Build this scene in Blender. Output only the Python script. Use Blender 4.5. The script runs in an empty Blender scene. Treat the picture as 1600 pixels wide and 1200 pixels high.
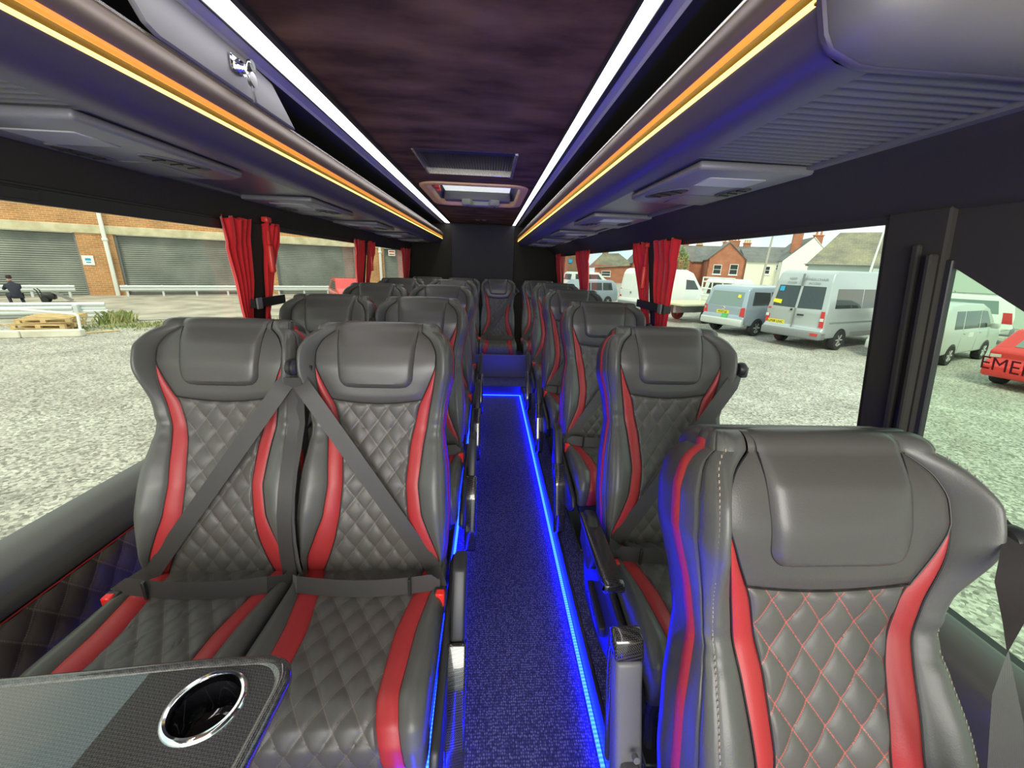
import bpy, bmesh, math, random
import numpy as np
from mathutils import Vector, Matrix
random.seed(7); rng = np.random.default_rng(7)
scn = bpy.context.scene
col = scn.collection

# ------------------------------------------------------------------ camera
FX = 620.0
cam_d = bpy.data.cameras.new('camera'); cam = bpy.data.objects.new('camera', cam_d); col.objects.link(cam)
cam_d.sensor_width = 36.0; cam_d.lens = FX/1600*36.0; cam_d.clip_start = 0.02; cam_d.clip_end = 900
_yaw = math.radians(3.004); _pit = math.radians(16.869); _rol = math.radians(2.0)
_c = Vector((math.sin(_yaw)*math.cos(_pit), math.cos(_yaw)*math.cos(_pit), -math.sin(_pit)))
_r = Vector((math.cos(_yaw), -math.sin(_yaw), 0)); _d = Vector((-math.sin(_yaw)*math.sin(_pit), -math.cos(_yaw)*math.sin(_pit), -math.cos(_pit)))
_R = Matrix(((math.cos(_rol),0,-math.sin(_rol)),(0,1,0),(math.sin(_rol),0,math.cos(_rol))))
_c, _r, _d = _R@_c, _R@_r, _R@_d
M4 = Matrix((( _r.x,-_d.x,-_c.x,0),(_r.y,-_d.y,-_c.y,0),(_r.z,-_d.z,-_c.z,1.35),(0,0,0,1)))
cam.matrix_world = M4
scn.camera = cam

# ------------------------------------------------------------------ world, sun, exposure
scn.view_settings.view_transform = 'Standard'; scn.view_settings.look = 'None'
scn.view_settings.gamma = 1.0; scn.view_settings.use_curve_mapping = False
scn.view_settings.exposure = 0.0
W = bpy.data.worlds.new('overcast_sky'); scn.world = W; W.use_nodes = True
nt = W.node_tree; nt.nodes.clear()
wo = nt.nodes.new('ShaderNodeOutputWorld'); bg = nt.nodes.new('ShaderNodeBackground')
tc = nt.nodes.new('ShaderNodeTexCoord'); nz = nt.nodes.new('ShaderNodeTexNoise'); rp = nt.nodes.new('ShaderNodeValToRGB')
mp = nt.nodes.new('ShaderNodeMapping'); mp.inputs['Scale'].default_value = (1,1,3.5)
nz.inputs['Scale'].default_value = 3.0; nz.inputs['Detail'].default_value = 6
rp.color_ramp.elements[0].position = .38; rp.color_ramp.elements[0].color = (.46,.65,.76,1)
rp.color_ramp.elements[1].position = .62; rp.color_ramp.elements[1].color = (.86,.89,.85,1)
nt.links.new(tc.outputs['Generated'], mp.inputs['Vector']); nt.links.new(mp.outputs['Vector'], nz.inputs['Vector'])
nt.links.new(nz.outputs['Fac'], rp.inputs['Fac']); nt.links.new(rp.outputs['Color'], bg.inputs['Color'])
nt.links.new(bg.outputs['Background'], wo.inputs['Surface'])
bg.inputs['Strength'].default_value = 2.15
sun_d = bpy.data.lights.new('sun', 'SUN'); sun = bpy.data.objects.new('sun', sun_d); col.objects.link(sun)
sun_d.energy = 2.9; sun_d.angle = math.radians(12); sun_d.color = (1,.95,.84)
sun.rotation_euler = (math.radians(38), math.radians(8), math.radians(-25))
# unseen area lamp added at the windscreen opening to boost daylight inside
ws_d = bpy.data.lights.new('windscreen_fill', 'AREA'); ws = bpy.data.objects.new('windscreen_fill', ws_d); col.objects.link(ws)
ws_d.shape = 'RECTANGLE'; ws_d.size = 1.9; ws_d.size_y = 0.9; ws_d.energy = 66; ws_d.color = (1,.96,.87)
ws.location = (-.1,-1.25,1.45); ws.rotation_euler = (math.radians(82),0,0)

GZ = -1.10      # level of the yard outside, the aisle floor is z = 0

# ------------------------------------------------------------------ materials
def mat(name, base=(.5,.5,.5), rough=.5, metal=0, spec=.5, coat=0, emis=None, estr=0, trans=0, sheen=0):
    m = bpy.data.materials.new(name); m.use_nodes = True
    b = m.node_tree.nodes['Principled BSDF']
    b.inputs['Base Color'].default_value = (*base,1); b.inputs['Roughness'].default_value = rough
    b.inputs['Metallic'].default_value = metal; b.inputs['Specular IOR Level'].default_value = spec
    b.inputs['Coat Weight'].default_value = coat; b.inputs['Coat Roughness'].default_value = .04
    b.inputs['Sheen Weight'].default_value = sheen
    if emis: b.inputs['Emission Color'].default_value = (*emis,1); b.inputs['Emission Strength'].default_value = estr
    b.inputs['Transmission Weight'].default_value = trans
    m.diffuse_color = (*base,1)
    return m
def N(m, t, **kw):
    n = m.node_tree.nodes.new(t)
    for k, v in kw.items():
        if k in n.inputs: n.inputs[k].default_value = v
        else: setattr(n, k, v)
    return n
def L(m, a, b): m.node_tree.links.new(a, b)
def bsdf(m): return m.node_tree.nodes['Principled BSDF']
def coords(m, kind='Object', scale=(1,1,1), rot=(0,0,0)):
    t = N(m,'ShaderNodeTexCoord'); p = N(m,'ShaderNodeMapping')
    p.inputs['Scale'].default_value = scale; p.inputs['Rotation'].default_value = rot
    L(m, t.outputs[kind], p.inputs['Vector']); return p.outputs['Vector']
def bump(m, h, strength=.2, dist=.01, prev=None):
    b = N(m,'ShaderNodeBump'); b.inputs['Strength'].default_value = strength; b.inputs['Distance'].default_value = dist
    L(m, h, b.inputs['Height'])
    if prev is not None: L(m, prev, b.inputs['Normal'])
    L(m, b.outputs['Normal'], bsdf(m).inputs['Normal']); return b.outputs['Normal']
def ramp(m, f, stops):
    r = N(m,'ShaderNodeValToRGB'); e = r.color_ramp.elements
    while len(e) < len(stops): e.new(.5)
    for i,(p,c) in enumerate(stops): e[i].position = p; e[i].color = (*c,1)
    L(m, f, r.inputs['Fac']); return r.outputs['Color']
def mixc(m, f, a, b, mode='MIX'):
    x = N(m,'ShaderNodeMix', data_type='RGBA', blend_type=mode)
    for s, v in ((0,f),(6,a),(7,b)):
        if hasattr(v,'links') or isinstance(v, bpy.types.NodeSocket): L(m, v, x.inputs[s])
        else: x.inputs[s].default_value = v if s == 0 else (*v,1)
    return x.outputs[2]
def noise_col(m, c1, c2, scale=5, detail=4, kind='Object', lo=.35, hi=.65, vs=(1,1,1)):
    n = N(m,'ShaderNodeTexNoise'); n.inputs['Scale'].default_value = scale; n.inputs['Detail'].default_value = detail
    L(m, coords(m, kind, vs), n.inputs['Vector'])
    c = ramp(m, n.outputs['Fac'], [(lo,c1),(hi,c2)]); L(m, c, bsdf(m).inputs['Base Color']); return n.outputs['Fac']
def leather(name, c, rough=.42):
    m = mat(name, c, rough, spec=.45)
    v = N(m,'ShaderNodeTexVoronoi'); v.inputs['Scale'].default_value = 420
    L(m, coords(m), v.inputs['Vector']); n1 = bump(m, v.outputs['Distance'], .18, .0006)
    n = N(m,'ShaderNodeTexNoise'); n.inputs['Scale'].default_value = 9; n.inputs['Detail'].default_value = 3
    L(m, coords(m), n.inputs['Vector']); bump(m, n.outputs['Fac'], .25, .006, n1)
    return m
def quilt_leather(name, c, stitch, w=.035):
    m = leather(name, c, .45)
    uv = N(m,'ShaderNodeUVMap'); uv.uv_map = 'UVMap'; s = N(m,'ShaderNodeSeparateXYZ'); L(m, uv.outputs['UV'], s.inputs['Vector'])
    outs = []
    for a, o in (('X','Y'),('Y','X')):
        f = N(m,'ShaderNodeMath', operation='PINGPONG'); f.inputs[1].default_value = .5; L(m, s.outputs[a], f.inputs[0])
        l = N(m,'ShaderNodeMath', operation='LESS_THAN'); l.inputs[1].default_value = w; L(m, f.outputs[0], l.inputs[0])
        k = N(m,'ShaderNodeMath', operation='MULTIPLY'); k.inputs[1].default_value = 14; L(m, s.outputs[o], k.inputs[0])
        q = N(m,'ShaderNodeMath', operation='FRACT'); L(m, k.outputs[0], q.inputs[0])
        g = N(m,'ShaderNodeMath', operation='LESS_THAN'); g.inputs[1].default_value = .72; L(m, q.outputs[0], g.inputs[0])
        e = N(m,'ShaderNodeMath', operation='MULTIPLY'); L(m, l.outputs[0], e.inputs[0]); L(m, g.outputs[0], e.inputs[1]); outs.append(e)
    mx = N(m,'ShaderNodeMath', operation='MAXIMUM'); L(m, outs[0].outputs[0], mx.inputs[0]); L(m, outs[1].outputs[0], mx.inputs[1])
    L(m, mixc(m, mx.outputs[0], c, stitch), bsdf(m).inputs['Base Color'])
    return m
M = {}
M['leather'] = leather('black_leather', (.078,.074,.068), .38)
M['leather_head'] = leather('black_head_leather', (.076,.072,.066), .34)
M['leather_grey'] = leather('charcoal_bolster_leather', (.092,.092,.083), .38)
M['leather_shell'] = leather('smooth_black_leather', (.050,.047,.045), .38)
M['red'] = leather('red_leather', (.37,.028,.030), .45)
M['quilt'] = quilt_leather('quilted_leather_dark_stitch', (.085,.079,.071), (.15,.12,.10), .020)
M['quilt_red'] = quilt_leather('quilted_leather_red_stitch', (.095,.090,.080), (.42,.10,.08), .022)
M['seam'] = mat('black_seam_piping', (.010,.010,.010), .5)
M['stitch'] = mat('stitch_thread', (.30,.24,.20), .7)
M['web'] = mat('belt_webbing', (.040,.035,.033), .45, sheen=.15)
_v = N(M['web'],'ShaderNodeTexWave'); _v.inputs['Scale'].default_value = 180; L(M['web'], coords(M['web']), _v.inputs['Vector']); bump(M['web'], _v.outputs['Fac'], .3, .0006)
M['plastic'] = mat('black_plastic', (.022,.022,.024), .42)
M['plastic_matt'] = mat('matt_black_trim', (.018,.017,.019), .62)
M['plastic_grey'] = mat('grey_moulded_plastic', (.11,.108,.115), .45)
M['plastic_pale'] = mat('pale_grey_lens', (.40,.40,.38), .3)
M['gloss'] = mat('gloss_black', (.008,.008,.010), .06, coat=1)
M['red_button'] = mat('red_release_button', (.85,.03,.02), .35)
M['chrome'] = mat('chrome', (.85,.86,.88), .09, metal=1)
M['steel'] = mat('dull_steel', (.45,.45,.46), .3, metal=1)
def carbon(name, sc=330):
    m = mat(name, (.02,.02,.02), .22, coat=1)
    b = N(m,'ShaderNodeTexChecker'); b.inputs['Scale'].default_value = sc
    L(m, coords(m,'Object',(1,1,1),(.3,.2,.78)), b.inputs['Vector'])
    L(m, mixc(m, b.outputs['Fac'], (.010,.010,.010), (.065,.060,.055)), bsdf(m).inputs['Base Color'])
    bsdf(m).inputs['Metallic'].default_value = .35
    return m
M['carbon'] = carbon('gloss_carbon_fibre')
M['carbon_top'] = carbon('lacquered_carbon_table', 420); bsdf(M['carbon_top']).inputs['Roughness'].default_value = .5; bsdf(M['carbon_top']).inputs['Metallic'].default_value = 0; bsdf(M['carbon_top']).inputs['Coat Roughness'].default_value = .015; bsdf(M['carbon_top']).inputs['Coat IOR'].default_value = 1.8
M['curtain'] = mat('red_curtain_cloth', (.66,.008,.014), .8, sheen=.3)
M['hammer'] = mat('red_hammer_plastic', (.75,.05,.04), .35)
M['velcro'] = mat('black_strap', (.02,.02,.02), .8)
# ceiling suede
m = mat('brown_suede', (.05,.03,.032), .9, spec=.15); M['suede'] = m
f_ = noise_col(m, (.060,.031,.017), (.170,.100,.052), 3.6, 9, lo=.36, hi=.66, vs=(1,2.2,1))
n2 = N(m,'ShaderNodeTexNoise'); n2.inputs['Scale'].default_value = 260; L(m, coords(m), n2.inputs['Vector']); bump(m, n2.outputs['Fac'], .15, .001)
m = mat('dark_felt', (.022,.019,.015), .85); M['felt'] = m
M['bronze'] = mat('bronze_satin_trim', (.20,.155,.12), .48, metal=.4)
M['rack_skin'] = mat('satin_rack_skin', (.060,.050,.085), .46, spec=.8)
M['rack_grey'] = mat('satin_grey_locker_door', (.19,.185,.18), .42)
M['silver_edge'] = mat('silver_edge', (.75,.73,.70), .25, metal=.9)
M['lavender'] = mat('pale_led_housing', (.42,.40,.46), .4)
M['led_white'] = mat('white_led', (1,1,1), .5, emis=(1,.985,1), estr=5.5)
M['led_yellow'] = mat('amber_led', (1,.7,.2), .5, emis=(1,.70,.16), estr=2.6)
M['led_orange'] = mat('amber_profile', (1,.5,.1), .35, emis=(1,.36,.06), estr=.55)
M['led_blue'] = mat('blue_led', (.05,.1,1), .5, emis=(.0008,.0042,1), estr=26)
# dark carpet, the blue glow of the floor LEDs painted into its colours
m = mat('dark_carpet_led_glow', (.03,.03,.05), .85); M['carpet'] = m
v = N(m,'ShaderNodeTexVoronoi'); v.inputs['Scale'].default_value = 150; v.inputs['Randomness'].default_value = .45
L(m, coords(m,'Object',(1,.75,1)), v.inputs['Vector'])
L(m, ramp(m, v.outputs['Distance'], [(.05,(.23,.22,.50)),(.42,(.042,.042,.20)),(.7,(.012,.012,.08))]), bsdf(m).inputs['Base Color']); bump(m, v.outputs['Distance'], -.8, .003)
# outdoor materials
def glass(name, tint, gl=.9):
    m = bpy.data.materials.new(name); m.use_nodes = True; nt = m.node_tree; nt.nodes.clear()
    o = nt.nodes.new('ShaderNodeOutputMaterial'); t = nt.nodes.new('ShaderNodeBsdfTransparent'); g = nt.nodes.new('ShaderNodeBsdfGlossy')
    g.inputs['Roughness'].default_value = .0; g.inputs['Color'].default_value = (gl,gl,gl,1); t.inputs['Color'].default_value = (*tint,1)
    fr = nt.nodes.new('ShaderNodeFresnel'); fr.inputs['IOR'].default_value = 1.45; mx = nt.nodes.new('ShaderNodeMixShader')
    nt.links.new(fr.outputs[0], mx.inputs[0]); nt.links.new(t.outputs[0], mx.inputs[1]); nt.links.new(g.outputs[0], mx.inputs[2]); nt.links.new(mx.outputs[0], o.inputs['Surface'])
    m.diffuse_color = (*tint,.4)
    return m
M['glass_left'] = glass('tinted_glass', (.80,.79,.66))
M['glass_right'] = glass('tinted_glass_green', (.80,.84,.72))
M['glass_door'] = glass('green_tinted_glass', (.60,.74,.54))
m = mat('gravel', (.4,.4,.36), .95); M['gravel'] = m
v = N(m,'ShaderNodeTexVoronoi'); v.inputs['Scale'].default_value = 34; L(m, coords(m), v.inputs['Vector'])
v2 = N(m,'ShaderNodeTexNoise'); v2.inputs['Scale'].default_value = 1.2; v2.inputs['Detail'].default_value = 7; L(m, coords(m), v2.inputs['Vector'])
sp = N(m,'ShaderNodeSeparateColor'); L(m, v.outputs['Color'], sp.inputs['Color'])
c1 = ramp(m, sp.outputs[0], [(0,(.19,.185,.165)),(.45,(.42,.41,.37)),(1,(.70,.68,.62))])
c2 = ramp(m, v2.outputs['Fac'], [(.3,(.70,.69,.66)),(.7,(1,1,.97))])
L(m, mixc(m, 1.0, c1, c2, 'MULTIPLY'), bsdf(m).inputs['Base Color']); bump(m, v.outputs['Distance'], -1.0, .03)
m = mat('worn_concrete', (.4,.38,.32), .9); M['concrete'] = m; noise_col(m, (.30,.28,.235), (.52,.48,.40), .8, 8, vs=(1,1,1))
M['kerb'] = mat('pale_concrete', (.68,.66,.55), .85); noise_col(M['kerb'], (.58,.56,.46), (.75,.73,.62), 3, 6)
def brick(name, c1, c2, mortar, sc=1.0, vec=None):
    m = mat(name, c1, .9); b = N(m,'ShaderNodeTexBrick'); b.inputs['Scale'].default_value = sc
    b.inputs['Color1'].default_value = (*c1,1); b.inputs['Color2'].default_value = (*c2,1); b.inputs['Mortar'].default_value = (*mortar,1)
    b.inputs['Mortar Size'].default_value = .012; b.inputs['Brick Width'].default_value = .30; b.inputs['Row Height'].default_value = .10
    L(m, coords(m,'UV'), b.inputs['Vector']); n = N(m,'ShaderNodeTexNoise'); n.inputs['Scale'].default_value = .9; n.inputs['Detail'].default_value = 6
    L(m, coords(m,'UV'), n.inputs['Vector'])
    L(m, mixc(m, 1.0, b.outputs['Color'], ramp(m, n.outputs['Fac'], [(.3,(.75,.72,.7)),(.7,(1.1,1.05,1))]), 'MULTIPLY'), bsdf(m).inputs['Base Color'])
    bump(m, b.outputs['Fac'], -.4, .01); return m
M['brick'] = brick('orange_brick', (.62,.31,.125), (.50,.22,.085), (.62,.50,.30))
M['brick_red'] = brick('red_house_brick', (.52,.17,.085), (.42,.125,.065), (.50,.32,.22))
M['brick_brown'] = brick('brown_brick', (.30,.17,.10), (.24,.13,.08), (.34,.26,.18))
M['lintel'] = mat('cream_lintel', (.62,.57,.38), .85); noise_col(M['lintel'], (.52,.47,.30), (.70,.65,.46), 2, 6)
M['shutter'] = mat('grey_green_shutter', (.20,.22,.20), .55, metal=.2); noise_col(M['shutter'], (.16,.18,.165), (.25,.27,.245), .7, 6, vs=(1,1,1))
M['galv'] = mat('galvanised_steel', (.66,.70,.70), .5, metal=.25)
M['white_pipe'] = mat('white_pipe', (.80,.82,.78), .5)
M['wood'] = mat('pallet_wood', (.62,.44,.20), .8); noise_col(M['wood'], (.50,.34,.15), (.74,.55,.28), 5, 5, vs=(1,6,1))
M['tarmac'] = mat('dark_patch', (.10,.095,.085), .9)
M['weed'] = mat('weed_leaf', (.24,.30,.08), .8); noise_col(M['weed'], (.16,.24,.06), (.46,.44,.20), 3, 4)
M['ivy'] = mat('ivy_leaf', (.16,.27,.09), .7); noise_col(M['ivy'], (.09,.17,.05), (.26,.37,.14), 5, 4)
M['bark'] = mat('bark', (.16,.12,.08), .9)
M['slate'] = mat('grey_slate', (.20,.20,.19), .8)
M['slate_moss'] = mat('mossy_slate', (.28,.25,.18), .9)
for nm, ca, cb in (('slate',(.16,.165,.165),(.25,.25,.235)),('slate_moss',(.17,.17,.145),(.36,.33,.21))):
    n_ = N(M[nm],'ShaderNodeTexNoise'); n_.inputs['Scale'].default_value = .7; n_.inputs['Detail'].default_value = 9; n_.inputs['Roughness'].default_value=.7
    L(M[nm], coords(M[nm]), n_.inputs['Vector'])
    b_ = N(M[nm],'ShaderNodeTexBrick'); b_.inputs['Scale'].default_value = 1; b_.inputs['Brick Width'].default_value=.3; b_.inputs['Row Height'].default_value=.22; b_.inputs['Mortar Size'].default_value=.02
    b_.inputs['Color1'].default_value=(1,1,1,1); b_.inputs['Color2'].default_value=(.88,.88,.88,1); b_.inputs['Mortar'].default_value=(.8,.8,.8,1)
    L(M[nm], coords(M[nm],'UV'), b_.inputs['Vector'])
    L(M[nm], mixc(M[nm], 1.0, ramp(M[nm], n_.outputs['Fac'], [(.35,ca),(.65,cb)]), b_.outputs['Color'], 'MULTIPLY'), bsdf(M[nm]).inputs['Base Color'])
M['render_cream'] = mat('cream_render', (.80,.78,.64), .85)
M['render_white'] = mat('white_render', (.82,.82,.74), .85)
M['pale_wall'] = mat('pale_green_cladding', (.55,.62,.56), .7)
M['white_paint'] = mat('white_vehicle_paint', (.80,.83,.80), .25, coat=.5)
M['silver_paint'] = mat('silver_vehicle_paint', (.46,.50,.50), .28, metal=.35, coat=.5)
M['pale_silver'] = mat('pale_silver_paint', (.58,.62,.59), .28, metal=.25, coat=.5)
M['blue_silver'] = mat('blue_grey_paint', (.36,.43,.50), .28, metal=.35, coat=.5)
M['red_paint'] = mat('red_vehicle_paint', (.75,.03,.03), .22, coat=.6)
M['car_glass'] = mat('dark_vehicle_glass', (.035,.045,.045), .05, spec=.8)
M['car_glass_pale'] = mat('pale_vehicle_glass', (.20,.27,.25), .06, spec=.8)
M['tyre'] = mat('tyre_rubber', (.03,.03,.03), .8)
M['alloy'] = mat('alloy_wheel', (.60,.60,.58), .35, metal=.6)
M['lamp_red'] = mat('red_lamp_lens', (.62,.03,.03), .2, coat=.6)
M['lamp_clear'] = mat('clear_lamp_lens', (.75,.72,.66), .15, coat=.6)
M['plate'] = mat('yellow_number_plate', (.88,.72,.05), .5)
M['ink'] = mat('black_ink', (.01,.01,.01), .6)
M['ink_red'] = mat('dark_red_lettering', (.09,.008,.010), .6)
M['white_sign'] = mat('white_sign', (.85,.86,.84), .5)
M['yellow'] = mat('yellow_sticker', (.85,.75,.03), .5)
M['blue_sign'] = mat('blue_sticker', (.02,.38,.68), .5)
M['green_sign'] = mat('green_sticker', (.08,.42,.12), .5)
M['bumper'] = mat('grey_bumper', (.22,.23,.23), .6)
M['skin'] = mat('skin', (.55,.32,.22), .6)
M['navy'] = mat('navy_cloth', (.025,.03,.05), .85)
M['hair'] = mat('dark_hair', (.02,.015,.012), .7)
M['terracotta'] = mat('terracotta', (.62,.26,.13), .85)
M['buff'] = mat('buff_pot', (.70,.58,.25), .85)
M['timber_pole'] = mat('grey_timber_pole', (.45,.42,.36), .85)

# ------------------------------------------------------------------ geometry helpers
def cat_geo(geos):
    V=[]; F=[]; U=[]; n=0; has=any(len(g)>2 for g in geos)
    for g in geos:
        v=[tuple(p) for p in g[0]]; V+=v; F+=[tuple(i+n for i in f) for f in g[1]]
        if has:
            if len(g)>2: U+=list(g[2])
            else: U+=[(0,0)]*len(v)
        n+=len(v)
    return V,F,(U if has else None)
def mesh_of(name, geos, material, smooth=True, ang=38):
    if isinstance(geos, tuple): geos=[geos]
    V,F,U = cat_geo(geos)
    me = bpy.data.meshes.new(name); me.from_pydata(V,[],F); me.update()
    if U:
        uvl = me.uv_layers.new(name='UVMap'); idx = np.empty(len(me.loops),dtype=np.int32); me.loops.foreach_get('vertex_index', idx)
        uvl.data.foreach_set('uv', np.asarray(U,dtype=np.float32)[idx].ravel())
    if isinstance(material,str): material=M[material]
    me.materials.append(material)
    if smooth:
        me.shade_smooth()
        if ang: me.set_sharp_from_angle(angle=math.radians(ang))
    return me
def recalc(me):
    bm=bmesh.new(); bm.from_mesh(me); bmesh.ops.recalc_face_normals(bm, faces=bm.faces); bm.to_mesh(me); bm.free()
def part(name, geos, material, parent=None, smooth=True, ang=38, label=None, stuff=False, rec=True):
    me = mesh_of(name, geos, material, smooth, ang)
    if rec:
        recalc(me)
    o = bpy.data.objects.new(name, me); col.objects.link(o)
    if parent is not None: o.parent = parent
    if label: o['label']=label
    if stuff: o['kind']='stuff'
    return o
def tag(o, label, cat, group=None, kind=None):
    o['label']=label; o['category']=cat
    if group: o['group']=group
    if kind: o['kind']=kind
    return o
def thing(name, label, cat, loc=(0,0,0), rz=0, group=None):
    o = bpy.data.objects.new(name, None); col.objects.link(o); o.empty_display_size=.1
    o.location = loc; o.rotation_euler=(0,0,rz); tag(o,label,cat,group); return o
def structure(name, geos, material, parent=None, **k):
    o = part(name, geos, material, parent, **k)
    if parent is None: o['kind']='structure'
    return o
def struct_root(name, loc=(0,0,0), rz=0):
    o = bpy.data.objects.new(name, None); col.objects.link(o); o.location=loc; o.rotation_euler=(0,0,rz); o['kind']='structure'; return o
def from_bm(bm):
    bm.verts.index_update(); v=[tuple(x.co) for x in bm.verts]; f=[tuple(w.index for w in p.verts) for p in bm.faces]; bm.free(); return v,f
def box(x0,x1,y0,y1,z0,z1,b=0,seg=1):
    x0,x1=sorted((x0,x1)); y0,y1=sorted((y0,y1)); z0,z1=sorted((z0,z1))
    v=[(x0,y0,z0),(x1,y0,z0),(x1,y1,z0),(x0,y1,z0),(x0,y0,z1),(x1,y0,z1),(x1,y1,z1),(x0,y1,z1)]
    f=[(0,3,2,1),(4,5,6,7),(0,1,5,4),(1,2,6,5),(2,3,7,6),(3,0,4,7)]
    if not b: return v,f
    bm=bmesh.new(); vs=[bm.verts.new(p) for p in v]; [bm.faces.new([vs[i] for i in q]) for q in f]
    bmesh.ops.bevel(bm, geom=bm.edges[:], offset=b, segments=seg, profile=.5, affect='EDGES')
    return from_bm(bm)
def grid(P, closed=False, uv=None):
    n,m=P.shape[:2]; v=P.reshape(-1,3).tolist(); f=[]
    for i in range(n-1):
        for j in range(m-1): f.append((i*m+j,i*m+j+1,(i+1)*m+j+1,(i+1)*m+j))
        if closed: f.append((i*m+m-1,i*m,(i+1)*m,(i+1)*m+m-1))
    return (v,f,uv.reshape(-1,2).tolist()) if uv is not None else (v,f)
def cyl(p0,p1,r,n=12,r2=None):
    p0=Vector(p0); p1=Vector(p1); d=(p1-p0).normalized(); a=d.orthogonal().normalized(); b=d.cross(a); r2=r if r2 is None else r2
    v=[]
    for p,q in ((p0,r),(p1,r2)):
        for k in range(n): t=2*math.pi*k/n; v.append(tuple(p+(a*math.cos(t)+b*math.sin(t))*q))
    f=[(k,(k+1)%n,n+(k+1)%n,n+k) for k in range(n)]+[tuple(range(n))[::-1],tuple(range(n,2*n))]
    return v,f
def lathe(prof, c=(0,0,0), axis=(0,0,1), n=24, sq=None):
    ax=Vector(axis).normalized(); a=ax.orthogonal().normalized(); b=ax.cross(a); c=Vector(c); m=len(prof); v=[]
    for k in range(n):
        t=2*math.pi*k/n
        for r,h in prof: v.append(tuple(c+ax*h+(a*math.cos(t)+b*math.sin(t))*r))
    f=[(k*m+j,((k+1)%n)*m+j,((k+1)%n)*m+j+1,k*m+j+1) for k in range(n) for j in range(m-1)]
    return v,f
def tube(pts, r, n=8):
    pts=[Vector(p) for p in pts]; v=[]; a=None
    for i,p in enumerate(pts):
        d=(pts[min(i+1,len(pts)-1)]-pts[max(i-1,0)]).normalized()
        if a is None: a=d.orthogonal().normalized()
        a=(a-d*a.dot(d)).normalized(); b=d.cross(a); rr=r[i] if hasattr(r,'__len__') else r
        for k in range(n): t=2*math.pi*k/n; v.append(tuple(p+(a*math.cos(t)+b*math.sin(t))*rr))
    f=[(i*n+k,i*n+(k+1)%n,(i+1)*n+(k+1)%n,(i+1)*n+k) for i in range(len(pts)-1) for k in range(n)]
    f+=[tuple(range(n))[::-1],tuple(range((len(pts)-1)*n,len(pts)*n))]
    return v,f
def prism(poly, axis, d0, d1, b=0, seg=1):
    """poly in the two other axes (kept in xyz order), extruded along axis from d0 to d1"""
    def P(a,c,d): return {'x':(d,a,c),'y':(a,d,c),'z':(a,c,d)}[axis]
    bm=bmesh.new(); A=[bm.verts.new(P(a,c,d0)) for a,c in poly]; B=[bm.verts.new(P(a,c,d1)) for a,c in poly]; n=len(poly)
    bm.faces.new(A); bm.faces.new(B[::-1])
    for i in range(n): bm.faces.new((A[i],B[i],B[(i+1)%n],A[(i+1)%n]))
    bmesh.ops.recalc_face_normals(bm, faces=bm.faces)
    if b: bmesh.ops.bevel(bm, geom=bm.edges[:], offset=b, segments=seg, profile=.5, affect='EDGES')
    return from_bm(bm)
def slab(pts, t, b=0):
    """flat polygon in space, thickened by t along its normal"""
    P=[Vector(p) for p in pts]; nrm=Vector((0,0,0))
    for i in range(len(P)): nrm+=(P[i]-P[0]).cross(P[(i+1)%len(P)]-P[0])
    nrm.normalize(); bm=bmesh.new(); A=[bm.verts.new(p) for p in P]; B=[bm.verts.new(p+nrm*t) for p in P]; n=len(P)
    bm.faces.new(A[::-1]); bm.faces.new(B)
    for i in range(n): bm.faces.new((A[i],A[(i+1)%n],B[(i+1)%n],B[i]))
    if b: bmesh.ops.bevel(bm, geom=bm.edges[:], offset=b, segments=1, profile=.5, affect='EDGES')
    return from_bm(bm)
def sweep(path, y0, y1, n=2, close=False):
    """open (x,z) polyline swept along y"""
    ys=np.linspace(y0,y1,n); P=np.array([[(x,y,z) for x,z in path] for y in ys]); return grid(P, closed=close)
def uvwall(p0, p1, z0, z1, t=.25, holes=None):
    """upright rectangle from p0 to p1 (xy) with brick uv in metres"""
    p0=Vector((*p0,0)); p1=Vector((*p1,0)); l=(p1-p0).length; d=(p1-p0)/l; nrm=Vector((d.y,-d.x,0))
    g=[]
    for off in (0,-t):
        v=[p0+nrm*off+Vector((0,0,z0)),p1+nrm*off+Vector((0,0,z0)),p1+nrm*off+Vector((0,0,z1)),p0+nrm*off+Vector((0,0,z1))]
        g.append(([tuple(x) for x in v],[(0,1,2,3)],[(0,z0),(l,z0),(l,z1),(0,z1)]))
    a,b_=g[0][0],g[1][0]
    for i in range(4):
        j=(i+1)%4; g.append(([a[i],a[j],b_[j],b_[i]],[(0,1,2,3)],[(0,0),(t,0),(t,z1-z0),(0,z1-z0)]))
    return g
def text_geo(s, size, material=None, extrude=0.0):
    cu=bpy.data.curves.new('lettering','FONT'); cu.body=s; cu.size=size; cu.align_x='CENTER'; cu.align_y='CENTER'; cu.extrude=extrude; cu.resolution_u=2
    o=bpy.data.objects.new('lettering',cu); col.objects.link(o); bpy.context.view_layer.update()
    me=bpy.data.meshes.new_from_object(o.evaluated_get(bpy.context.evaluated_depsgraph_get()))
    v=[tuple(x.co) for x in me.vertices]; f=[tuple(p.vertices) for p in me.polygons]
    bpy.data.objects.remove(o); bpy.data.curves.remove(cu); bpy.data.meshes.remove(me); return v,f
def place(geo, O, X, Y):
    O=Vector(O); X=Vector(X).normalized(); Y=Vector(Y).normalized(); Z=X.cross(Y)
    return [tuple(O+X*p[0]+Y*p[1]+Z*p[2]) for p in geo[0]], geo[1]
def dup(root, loc, rz=0, **props):
    r=root.copy(); col.objects.link(r); r.location=loc; r.rotation_euler=(0,0,rz)
    for k,v in props.items(): r[k]=v
    for ch in list(root.children):
        c=ch.copy(); col.objects.link(c); c.parent=r
        for g in ch.children: d=g.copy(); col.objects.link(d); d.parent=c
    return r
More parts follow.
